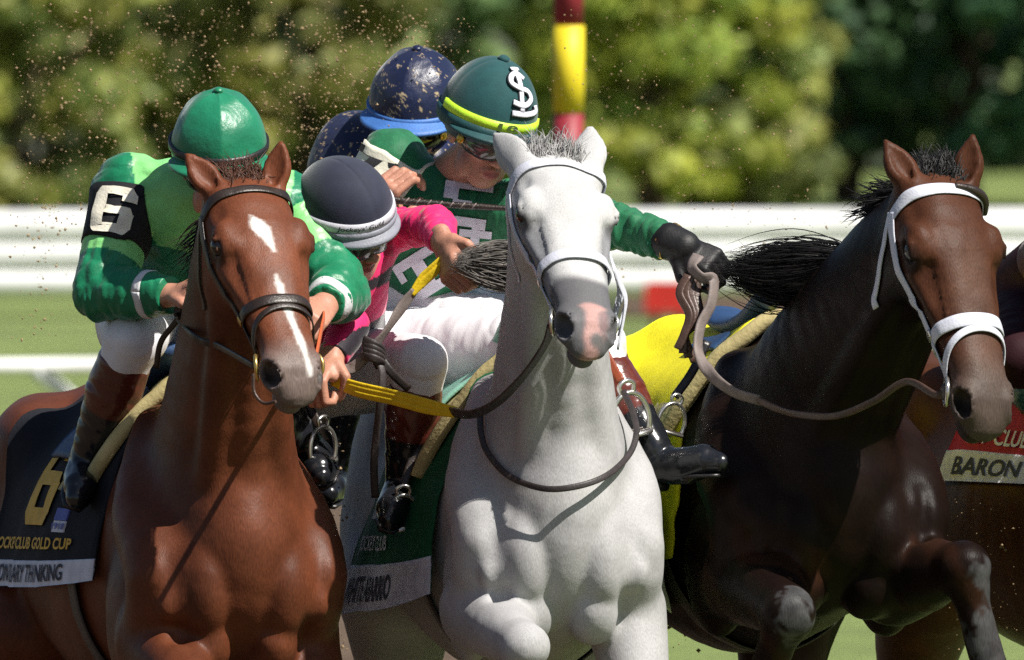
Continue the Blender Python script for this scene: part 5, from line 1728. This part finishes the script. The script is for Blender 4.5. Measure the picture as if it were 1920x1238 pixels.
# stirrups
iron('stirrup', (1183, 782, 330), frame((.55, .1, -.83), (-.25, -.96, 0)), 'steel stirrup on a red brown leather at the left flank of the white horse', 1.1, np.array([(1118, 625, 420), (1140, 670, 395), (1165, 715, 360)]), plain('leather_red', (.22, .045, .015), .5, .4))
iron('stirrup', (603, 838, 420), frame((.7, .1, -.7), (-.1, -.99, 0)), 'steel stirrup at the left boot of the emerald and lime jockey', .9, np.array([(540, 690, 480), (575, 760, 460), (596, 800, 436)]))
iron('stirrup', (752, 965, 440), frame((.2, .4, -.9), (.05, -.95, -.3)), 'stirrup under the right boot of the pink jockey', .9, np.array([(800, 720, 470), (775, 840, 470), (757, 915, 450)]))
iron('stirrup', (1262, 790, 560), frame((.5, .1, -.8), (.2, -.97, .1)), 'empty dark stirrup swinging against the yellow saddle cloth', .8, np.array([(1330, 640, 640), (1300, 700, 620), (1268, 745, 575)]), M['saddle_black'])

# whip in the green jockey's hand
mb = MB(); P = np.array([(690, 352, 690), (735, 372, 690), (820, 380, 690), (905, 386, 690), (960, 389, 690)])
tube(mb, P, [6, 7, 6.5, 6, 5], M['leather_dark'], k=10, n=10)
Q = catmull(P[1:4], 24)
for i in range(4, len(Q) - 1, 3): torus(mb, Q[i], Q[i + 1] - Q[i] + np.array([0, 3, 0]), 7.2, 1.4, M['rubber_grey'] if i % 2 else M['leather_dark'], 12)
tag(mb.build('whip'), 'black braided riding whip in the right hand of the dark green jockey', 'whip')

# ---- manes and forelocks
def crest(H, f, side=0):
    c, a, b = H.nk_at(f); return c - H.neck_fr * b * .96 + H.neck_lat * a * side
def crest_roots(H, blow, L0, L1, f0=.1, f1=.95, up=.4):
    def fn(r):
        f = r.uniform(f0, f1); p = crest(H, f, r.uniform(-.3, .3))
        d = np.array(blow) + np.array([r.gauss(0, .25), r.gauss(0, .25), r.gauss(0, .25)]) + np.array([0, -up * r.random(), 0])
        return p, d, r.uniform(L0, L1), np.array([0, .35 * r.random(), .1])
    return fn
mane_hair('mane', white.root, crest_roots(white, (-.7, .5, .4), 25, 60), M['hair_grey'], 700, 1, r=1.2)
mane_hair('mane', chestnut.root, crest_roots(chestnut, (-.6, .7, .3), 16, 44, f0=.3), plain('hair_chestnut', (.035, .014, .008), .45, .4, bmp=0), 700, 2, r=1.2)
mane_hair('mane', chestnut.root, crest_roots(chestnut, (-.55, .75, -.1), 45, 105, f0=.74, f1=1.0, up=.1), plain('hair_liver', (.02, .009, .006), .5, .3, bmp=0), 420, 12, r=1.2)
mane_hair('mane', bay.root, crest_roots(bay, (-.95, .05, .25), 30, 95, f0=.80, f1=1.0), M['hair_black'], 500, 3, r=1.2)
mane_hair('mane', edge.root, crest_roots(edge, (-.95, -.02, .25), 40, 120, f0=.1), M['hair_black'], 260, 4, r=1.8)
# the lock of grey mane flung up by the pink jockey's hand
def lock(r):
    y = r.uniform(-46, 50); p = np.array((972, 498 + y, 300 + r.uniform(-25, 30))); e = np.array((864 + r.gauss(0, 9), 492 + y * .35 + r.gauss(0, 5), 300 + r.gauss(0, 12)))
    return p, e - p, np.linalg.norm(e - p) * r.uniform(.8, 1.06), np.array([0, -.0022 * y * r.uniform(.4, 1.2) + r.gauss(0, .03), 0])
mane_hair('mane', white.root, lock, plain('hair_mixed', (.11, .10, .09), .5, .4, bmp=0, lo=.3, hi=2.0, scale=26), 1300, 5, r=1.0)
mb = MB(); tube(mb, np.array([(975., 498, 300), (930, 494, 300), (895, 492, 300), (872, 492, 300)]), [40, 36, 20, 8], M['hair_grey'], k=12, n=5, flat=.5); mb.build('mane', white.root)
# black mane of the bay streaming left to the glove
def stream(r):
    k = r.random(); p = crest(bay, .34 + .17 * k) + np.array([r.gauss(0, 6), r.gauss(0, 6), r.gauss(0, 10)])
    e = np.array((1372 + r.gauss(0, 22), 496 + (k - .5) * -26 + r.gauss(0, 8), 500 + r.gauss(0, 14))); d = e - p
    return p, d, np.linalg.norm(d) * r.uniform(.6, 1.0), np.array([0, r.gauss(.03, .05), 0])
mane_hair('mane', bay.root, stream, M['hair_black'], 2200, 6, r=1.0)
mb = MB(); p0 = crest(bay, .42); e0 = np.array((1385., 496, 500)); dd = e0 - p0
tube(mb, np.array([p0 - dd * .05, p0 + dd * .3 + (0, 8, 0), p0 + dd * .65 + (0, 6, 0), e0]), [34, 30, 18, 9], M['hair_black'], k=12, n=6); mb.build('mane', bay.root)
def poll_tuft(H, dirv, L0, L1, wid=.07):
    def fn(r):
        p = H.h.P(r.uniform(-wid, wid), r.uniform(-.05, .06), .085)
        return p, np.array(dirv) + np.array([r.gauss(0, .4), r.gauss(0, .3), r.gauss(0, .3)]), r.uniform(L0, L1), np.array([r.gauss(0, .15), .2 * r.random(), .15])
    return fn
mane_hair('forelock', white.root, poll_tuft(white, (-.25, -.75, .5), 30, 66, .09), plain('hair_pale', (.30, .295, .29), .5, .4, bmp=0, lo=.4, hi=1.5, scale=50), 520, 7, r=.9)
mane_hair('forelock', chestnut.root, poll_tuft(chestnut, (-.35, -.55, .5), 24, 58), plain('hair_auburn', (.07, .025, .012), .45, .4, bmp=0), 520, 8, r=.9)
mane_hair('forelock', bay.root, poll_tuft(bay, (-.25, -.8, .35), 24, 50), M['hair_black'], 640, 9, r=1.1)
# ------------------------------------------------------------------ the course behind
def ground_at(u, v):
    d = FWD + (u - 960) / (S * DIST) * RGT - (v - 619) / (S * DIST) * UPV
    t = -CAM[2] / d[2]
    return CAM + d * t
def ray_at(u, v, y):
    """world point where the sight line of a photo pixel crosses the plane y (metres beyond the subject)"""
    d = FWD + (u - 960) / (S * DIST) * RGT - (v - 619) / (S * DIST) * UPV
    t = (y - CAM[1]) / d[1]
    return CAM + d * t

def turf_mat(name, cols, rough=.9, scales=(1.2, 14, 90), bmp=.03):
    m, nt, bs = mat_new(name)
    tc = nt.nodes.new('ShaderNodeTexCoord')
    no = nt.nodes.new('ShaderNodeTexNoise'); no.inputs['Scale'].default_value = scales[1]; no.inputs['Detail'].default_value = 8
    nt.links.new(tc.outputs['Object'], no.inputs['Vector'])
    cr = nt.nodes.new('ShaderNodeValToRGB')
    for i, (p, c) in enumerate(cols):
        e = cr.color_ramp.elements[i] if i < 2 else cr.color_ramp.elements.new(p)
        e.position = p; e.color = (*c, 1)
    nt.links.new(no.outputs['Fac'], cr.inputs['Fac'])
    a = vary(nt, cr.outputs['Color'], scales[0], .75, 1.2)
    a = vary(nt, a, scales[2], .7, 1.3)
    nt.links.new(a, bs.inputs['Base Color']); bs.inputs['Roughness'].default_value = rough
    bump(nt, bs, scales[2], bmp, .8)
    return m
M['turf'] = turf_mat('turf', [(.3, (.12, .17, .04)), (.7, (.22, .28, .075))])
M['track_dirt'] = turf_mat('track_dirt', [(.3, (.055, .032, .017)), (.6, (.12, .075, .042)), (.75, (.21, .15, .09))], scales=(1.5, 9, 60), bmp=.04)
g = MB(); g.add([(-1500, -400, 0), (1500, -400, 0), (1500, 2500, 0), (-1500, 2500, 0)], [(0, 1, 2, 3)], M['turf'])
tag(g.build('ground', world=True), kind='structure')
edge_px = [(-700, 905), (-200, 850), (60, 838), (300, 800), (620, 745), (760, 800), (900, 930), (1040, 1080), (1230, 1238), (1262, 1420), (1262, 1800)]
P = np.array([ground_at(u, v) for u, v in catmull(np.array([(a, b, 0) for a, b in edge_px]), 8)[:, :2]])
P = np.vstack([P, [(P[-1][0] + .3, -10, 0), (30, -60, 0), (-40, -60, 0), (-60, P[0][1] + 6, 0)]]); P[:, 2] = .004
g = MB(); g.add(P, [tuple(range(len(P)))[::-1]], M['track_dirt'])
tag(g.build('dirt_track', world=True, smooth=False), kind='structure')

# bare earth under the rail
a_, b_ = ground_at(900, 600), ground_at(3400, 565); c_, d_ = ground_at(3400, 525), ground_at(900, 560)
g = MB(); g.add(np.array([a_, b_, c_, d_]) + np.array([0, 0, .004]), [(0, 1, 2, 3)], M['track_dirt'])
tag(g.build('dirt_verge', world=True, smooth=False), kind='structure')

# white rails
M['rail_white'] = plain('rail_white', (.80, .80, .80), .45, .4, scale=5, lo=.80, hi=1.05, bmp=0)
def wtube(mb, pts, r, mat, k=10):
    pts = np.array(pts, float); T = np.gradient(pts, axis=0); T /= np.linalg.norm(T, axis=1, keepdims=True)
    ref = np.array([0, 0, 1.]) if abs(T[0][2]) < .8 else np.array([1., 0, 0])
    B = np.cross(T, ref); B /= np.linalg.norm(B, axis=1, keepdims=True); N = np.cross(B, T)
    an = np.linspace(0, 2 * np.pi, k, endpoint=False)
    rr = r if np.ndim(r) else (r, r)
    V = np.stack([pts + B * rr[0] * math.cos(a) + N * rr[1] * math.sin(a) for a in an], 1).reshape(-1, 3); m = len(pts)
    F = [(i * k + q, i * k + (q + 1) % k, (i + 1) * k + (q + 1) % k, (i + 1) * k + q) for i in range(m - 1) for q in range(k)]
    F += [tuple(range(k))[::-1], tuple((m - 1) * k + q for q in range(k))]
    mb.add(V, F, mat)
RY = 56.0
rail = empty('running_rail', (960, 619, 0), 'white running rail of three broad bars crossing behind the horses', 'fence')
rail.location = (0, RY, 0)
for v0, v1, hw in ((440, 408, .062), (496, 458, .056), (550, 506, .050)):
    mb = MB(); a = ray_at(-1400, v0 + 14, RY); b = ray_at(3300, v1 - 12, RY); ex = (b - a) * 3.2; a = a - ex * np.array([1, 1, 0]); b = b + ex * np.array([1, 1, 0])
    wtube(mb, [a, (a + b) / 2, b], (.05, hw * 1.04), M['rail_white'], 12); mb.build('bar', rail, world=True)
for u in range(-9700, 12000, 760):
    mb = MB(); tp = ray_at(u + 210, 425, RY + .09); tp2 = tp.copy(); tp2[2] = -.02
    wtube(mb, [tp2, (tp + tp2) / 2, tp], .035, M['rail_white']); mb.build('post', rail, world=True)
rail2 = empty('running_rail', (960, 619, 0), 'thin low white rail on slanted legs in the turf behind the chestnut', 'fence')
RY2 = 42.0; rail2.location = (-3, RY2, 0)
mb = MB(); a = ray_at(-1500, 702, RY2); b = ray_at(420, 682, RY2); wtube(mb, [a, (a + b) / 2, b], .024, M['rail_white']); mb.build('bar', rail2, world=True)
for u in (-900, -400, 66):
    mb = MB(); tp = ray_at(u, 690, RY2); ft = tp + np.array([.28, 0.25, 0]); ft[2] = -.02
    wtube(mb, [tp, tp * .6 + ft * .4, ft], .03, M['rail_white']); mb.build('leg', rail2, world=True)

# striped marker pole
M['pole_red'] = plain('pole_red', (.26, .022, .035), .5, .4, scale=6)
M['pole_yellow'] = plain('pole_yellow', (.72, .58, .02), .5, .4, scale=6)
PY = 21.0
pole = empty('marker_pole', (960, 619, 0), 'round marker pole striped red and yellow standing behind the white horse', 'pole')
ft = ray_at(1066, 600, PY); pole.location = (ft[0], PY, 0)
zs = [0.0] + [ray_at(1066, v, PY)[2] for v in (640, 425, 212, 48, -116, -280, -440)]
for i in range(len(zs) - 1):
    mb = MB(); wtube(mb, [(ft[0], PY, zs[i]), (ft[0], PY, (zs[i] + zs[i + 1]) / 2), (ft[0], PY, zs[i + 1])], .0435 + .002 * (i % 2), M['pole_red'] if i % 2 == 0 else M['pole_yellow'], 20)
    mb.build('stripe', pole, world=True)
mb = MB(); mb.add(*(lambda V, F: (V, F))(*[np.array([(ft[0] + .05 * math.cos(a), PY + .05 * math.sin(a), zs[-1]) for a in np.linspace(0, 6.28, 16, endpoint=False)] + [(ft[0], PY, zs[-1] + .05)]), [(i, (i + 1) % 16, 16) for i in range(16)]]), M['pole_red']); mb.build('cap', pole, world=True)

# red padded block at the foot of the rail
M['pad_red'] = plain('pad_red', (.50, .022, .015), .5, .4, scale=8)
c = ray_at(1252, 556, RY - 1.2)
mb = MB(); hx, hz = .088, .058; sec = [(-hx, -hz), (-hx, hz * .7), (-hx * .8, hz), (hx * .8, hz), (hx, hz * .7), (hx, -hz)]
V = [(c[0] + a, c[1] + y, c[2] + b) for y in (-.05, .05) for a, b in sec]
mb.add(V, [(0, 1, 2, 3, 4, 5), (11, 10, 9, 8, 7, 6)] + [(i, i + 6, (i + 1) % 6 + 6, (i + 1) % 6) for i in range(6)], M['pad_red'])
for sx in (-.05, .05): wtube(mb, [(c[0] + sx, c[1], -.02), (c[0] + sx, c[1], c[2] / 2), (c[0] + sx, c[1], c[2])], .012, M['pad_red'])
tag(mb.build('marker_board', world=True, smooth=False), 'small red marker board standing low in front of the white rail', 'board')

# shrubs and trees: separate leaves gathered in clumps on real stems
def leaf_mat(name, c0, c1, trans=.4):
    m, nt, bs = mat_new(name)
    at = nt.nodes.new('ShaderNodeVertexColor'); at.layer_name = 'coat'
    nt.links.new(at.outputs['Color'], bs.inputs['Base Color'])
    bs.inputs['Roughness'].default_value = .5
    tr = nt.nodes.new('ShaderNodeBsdfTranslucent'); nt.links.new(at.outputs['Color'], tr.inputs['Color'])
    mx = nt.nodes.new('ShaderNodeMixShader'); mx.inputs['Fac'].default_value = trans
    nt.links.new(bs.outputs[0], mx.inputs[1]); nt.links.new(tr.outputs[0], mx.inputs[2])
    nt.links.new(mx.outputs[0], nt.nodes['Material Output'].inputs['Surface'])
    return m
M['leaf'] = leaf_mat('leaf', 0, 0)
M['bark'] = plain('bark', (.07, .05, .035), .9, .2, scale=20, lo=.6, hi=1.3, bmp=.01, bscale=40)
def shrub(name, label, x, y, h, w, tone, n, seed, dens=1.0, leaf=.055, trunk=.05, bare=.0, group='shrubs and trees beyond the rail', clump=None):
    r = np.random.RandomState(seed)
    root = empty(name, (960, 619, 0), label, 'tree' if 'tree' in name else 'shrub', group); root.location = (x, y, 0)
    tb = MB(); heads = []
    for k in range(5):
        a = r.uniform(0, 6.28); top = np.array([x + math.cos(a) * w * .33, y + math.sin(a) * w * .25, h * r.uniform(.55, .85)])
        m1 = np.array([x, y, h * .25]) + r.normal(size=3) * .04
        pts = catmull(np.array([(x + r.normal() * .03, y, -.05), m1, top]), 5)
        tubes = np.linspace(trunk, trunk * .25, len(pts))
        kk = 7; T = np.gradient(pts, axis=0); T /= np.linalg.norm(T, axis=1, keepdims=True); B = np.cross(T, [0, 1., 0]); B /= np.linalg.norm(B, axis=1, keepdims=True); N = np.cross(B, T)
        V = np.stack([pts + B * (tubes * math.cos(q))[:, None] + N * (tubes * math.sin(q))[:, None] for q in np.linspace(0, 6.28, kk, endpoint=False)], 1).reshape(-1, 3)
        tb.add(V, [(i * kk + q, i * kk + (q + 1) % kk, (i + 1) * kk + (q + 1) % kk, (i + 1) * kk + q) for i in range(len(pts) - 1) for q in range(kk)], M['bark'])
    tb.build('trunk', root, world=True)
    nc = clump or int(42 * w * h + 10)
    cs = []
    while len(cs) < nc:
        p = np.array([r.uniform(-1, 1), r.uniform(-1, 1), r.uniform(0, 1)])
        rad = math.sqrt(p[0] ** 2 + p[1] ** 2 + (max(p[2] - .4, 0) * 1.6) ** 2)
        if rad > 1.05 or p[2] < bare: continue
        cs.append((x + p[0] * w / 2, y + p[1] * w / 2.4, p[2] * h, r.uniform(.06, .17) * min(1.6, max(w, .9)), r.uniform(.65, 1.3), r.uniform(-1, 1)))
    cs = np.array(cs)
    k = r.randint(0, nc, n)
    d = r.normal(size=(n, 3)); d /= np.linalg.norm(d, axis=1, keepdims=True)
    rr = cs[k, 3] * np.cbrt(r.uniform(.15, 1, n))
    C = cs[k, :3] + d * rr[:, None] * np.array([1.15, 1, .8]); C[:, 2] = np.maximum(C[:, 2], .03)
    nv = d + r.normal(size=(n, 3)) * .8 + np.array([0, 0, .35]); nv /= np.linalg.norm(nv, axis=1, keepdims=True)
    t1 = np.cross(nv, r.normal(size=(n, 3))); t1 /= np.linalg.norm(t1, axis=1, keepdims=True); t2 = np.cross(nv, t1)
    L = leaf * r.uniform(.6, 1.4, n)[:, None]
    V = np.stack([C - t1 * L * .9, C + t2 * L * .42 - nv * L * .08, C + t1 * L, C - t2 * L * .42 - nv * L * .08], 1).reshape(-1, 3)
    F = np.arange(4 * n).reshape(n, 4)
    base = np.array([tone[0] * .95, tone[1], tone[2] * 1.7]) * 3.1; yel = np.array([base[0] * 1.45, base[1] * 1.12, base[2] * .8])
    mixy = np.clip(.5 + .5 * cs[k, 5] + r.normal(size=n) * .2, 0, 1)[:, None]
    col_ = (base * (1 - mixy) + yel * mixy) * cs[k, 4][:, None] * r.uniform(.75, 1.25, n)[:, None]
    mb = MB(); mb.add(V, F, M['leaf'], np.repeat(col_, 4, 0)); mb.build('crown', root, world=True, smooth=False, attr=True)
Y0 = 70.0
def px_x(u, y): return (u - 960) * (DIST + y) / (S * DIST)
spec = [ # u, y, height, width, tone, leaves, label
    (-260, 71.0, 1.7, 1.25, (.085, .115, .022), 5200, 'olive green shrub beyond the left edge of the rail'),
    (60, 70.6, 1.55, 1.05, (.090, .110, .020), 5200, 'olive shrub with a dark hollow at the far left'),
    (330, 71.4, 1.75, 1.05, (.100, .110, .022), 5600, 'tall olive shrub behind the emerald helmet'),
    (590, 70.8, 1.6, 1.1, (.085, .100, .020), 5600, 'yellowish olive shrub behind the navy jockey'),
    (860, 71.8, 1.9, .9, (.045, .080, .018), 4600, 'darker green shrub between the helmets and the marker pole'),
    (1215, 70.6, 1.55, 1.15, (.105, .135, .018), 6400, 'bright lime green shrub just right of the marker pole'),
    (1400, 71.0, 1.6, .75, (.085, .105, .022), 4200, 'olive green shrub right of the brightest lime shrub'),
    (1590, 73.2, 2.1, .9, (.022, .046, .014), 3600, 'dark green tree with a bare grey trunk'),
    (1810, 73.0, 2.2, 1.0, (.018, .045, .014), 3800, 'dark green tree behind the bay horse ears'),
    (2080, 72.0, 2.0, 1.1, (.020, .050, .015), 3600, 'dark green tree beyond the right edge'),
]
for i, (u, y, h, w, tone, n, lab) in enumerate(spec):
    shrub('tree' if 'tree' in lab else 'shrub', lab, px_x(u, y), y, h, w, tone, n, 100 + i, trunk=.05 if 'tree' in lab else .025, bare=.0 if 'tree' not in lab else .12)
# the wood behind them, one dark mass of leaves
r = np.random.RandomState(9); n = 52000
X = r.uniform(-34, 34, n); X[:16000] = r.uniform(-9, 9, 16000); Yv = 78 + r.uniform(0, 2.5, n) - 5.5 * sstep(5, 9, np.abs(X)); Z = r.uniform(0, 1, n) * (3.0 + .8 * np.sin(X * .9) + .5 * np.sin(X * 2.3 + 1))
C = np.stack([X, Yv, Z], 1); nv = r.normal(size=(n, 3)) + np.array([0, -.6, .4]); nv /= np.linalg.norm(nv, axis=1, keepdims=True)
t1 = np.cross(nv, r.normal(size=(n, 3))); t1 /= np.linalg.norm(t1, axis=1, keepdims=True); t2 = np.cross(nv, t1); L = np.where(np.arange(n) < 16000, .11, .15)[:, None]
V = np.stack([C - t1 * L, C + t2 * L * .5, C + t1 * L, C - t2 * L * .5], 1).reshape(-1, 3)
cl = np.array([.060, .085, .036]) * (1 + .5 * vnoise(C * 1.5, 4))[:, None] * r.uniform(.6, 1.4, n)[:, None]
mb = MB(); mb.add(V, np.arange(4 * n).reshape(n, 4), M['leaf'], np.repeat(cl, 4, 0))
tag(mb.build('distant_wood', world=True, smooth=False, attr=True), 'dark green wood filling the view behind the shrubs', 'wood', kind='stuff')

# clods and grit thrown up by the hooves
M['clod'] = plain('clod', (.24, .17, .095), .95, .2, scale=200, lo=.5, hi=1.8, bmp=0)
r = np.random.RandomState(77); mb = MB(); octv = np.array([(1, 0, 0), (-1, 0, 0), (0, 1, 0), (0, -1, 0), (0, 0, 1), (0, 0, -1)], float)
octf = [(0, 2, 4), (2, 1, 4), (1, 3, 4), (3, 0, 4), (2, 0, 5), (1, 2, 5), (3, 1, 5), (0, 3, 5)]
Vs = []; Fs = []; k = 0
def clods(n, u0, u1, v0, v1, w0, w1, s0, s1, pw=1.0):
    global k
    for _ in range(n):
        c = (r.uniform(u0, u1), v0 + (v1 - v0) * r.uniform() ** pw, r.uniform(w0, w1)); s_ = s0 + (s1 - s0) * r.uniform() ** 3
        Vs.append(np.array(c) + octv * s_ * r.uniform(.5, 1.4, (6, 1))); Fs.extend([tuple(i + k for i in f) for f in octf]); k += 6
clods(4200, 0, 800, -20, 420, 900, 5200, .7, 3.4)
clods(500, 0, 1920, 370, 570, 1200, 5200, .8, 3.2)
clods(800, 560, 900, 20, 300, 1350, 3000, .8, 3.0)
clods(900, 1000, 1560, 0, 420, 900, 5000, .7, 2.6)
clods(800, 590, 720, 760, 1250, 900, 4200, 1.0, 4.5)
clods(160, 1200, 1330, 900, 1240, 900, 2200, 1.2, 4.5)
clods(160, 1780, 1920, 940, 1240, 420, 1200, .8, 2.8)
clods(160, 0, 200, 380, 640, 900, 5000, 1.2, 4.0)
mb.add(np.vstack(Vs), Fs, M['clod'])
tag(mb.build('flying_dirt', smooth=False), 'grit and small clods of dirt flying through the air', 'dirt', kind='stuff')
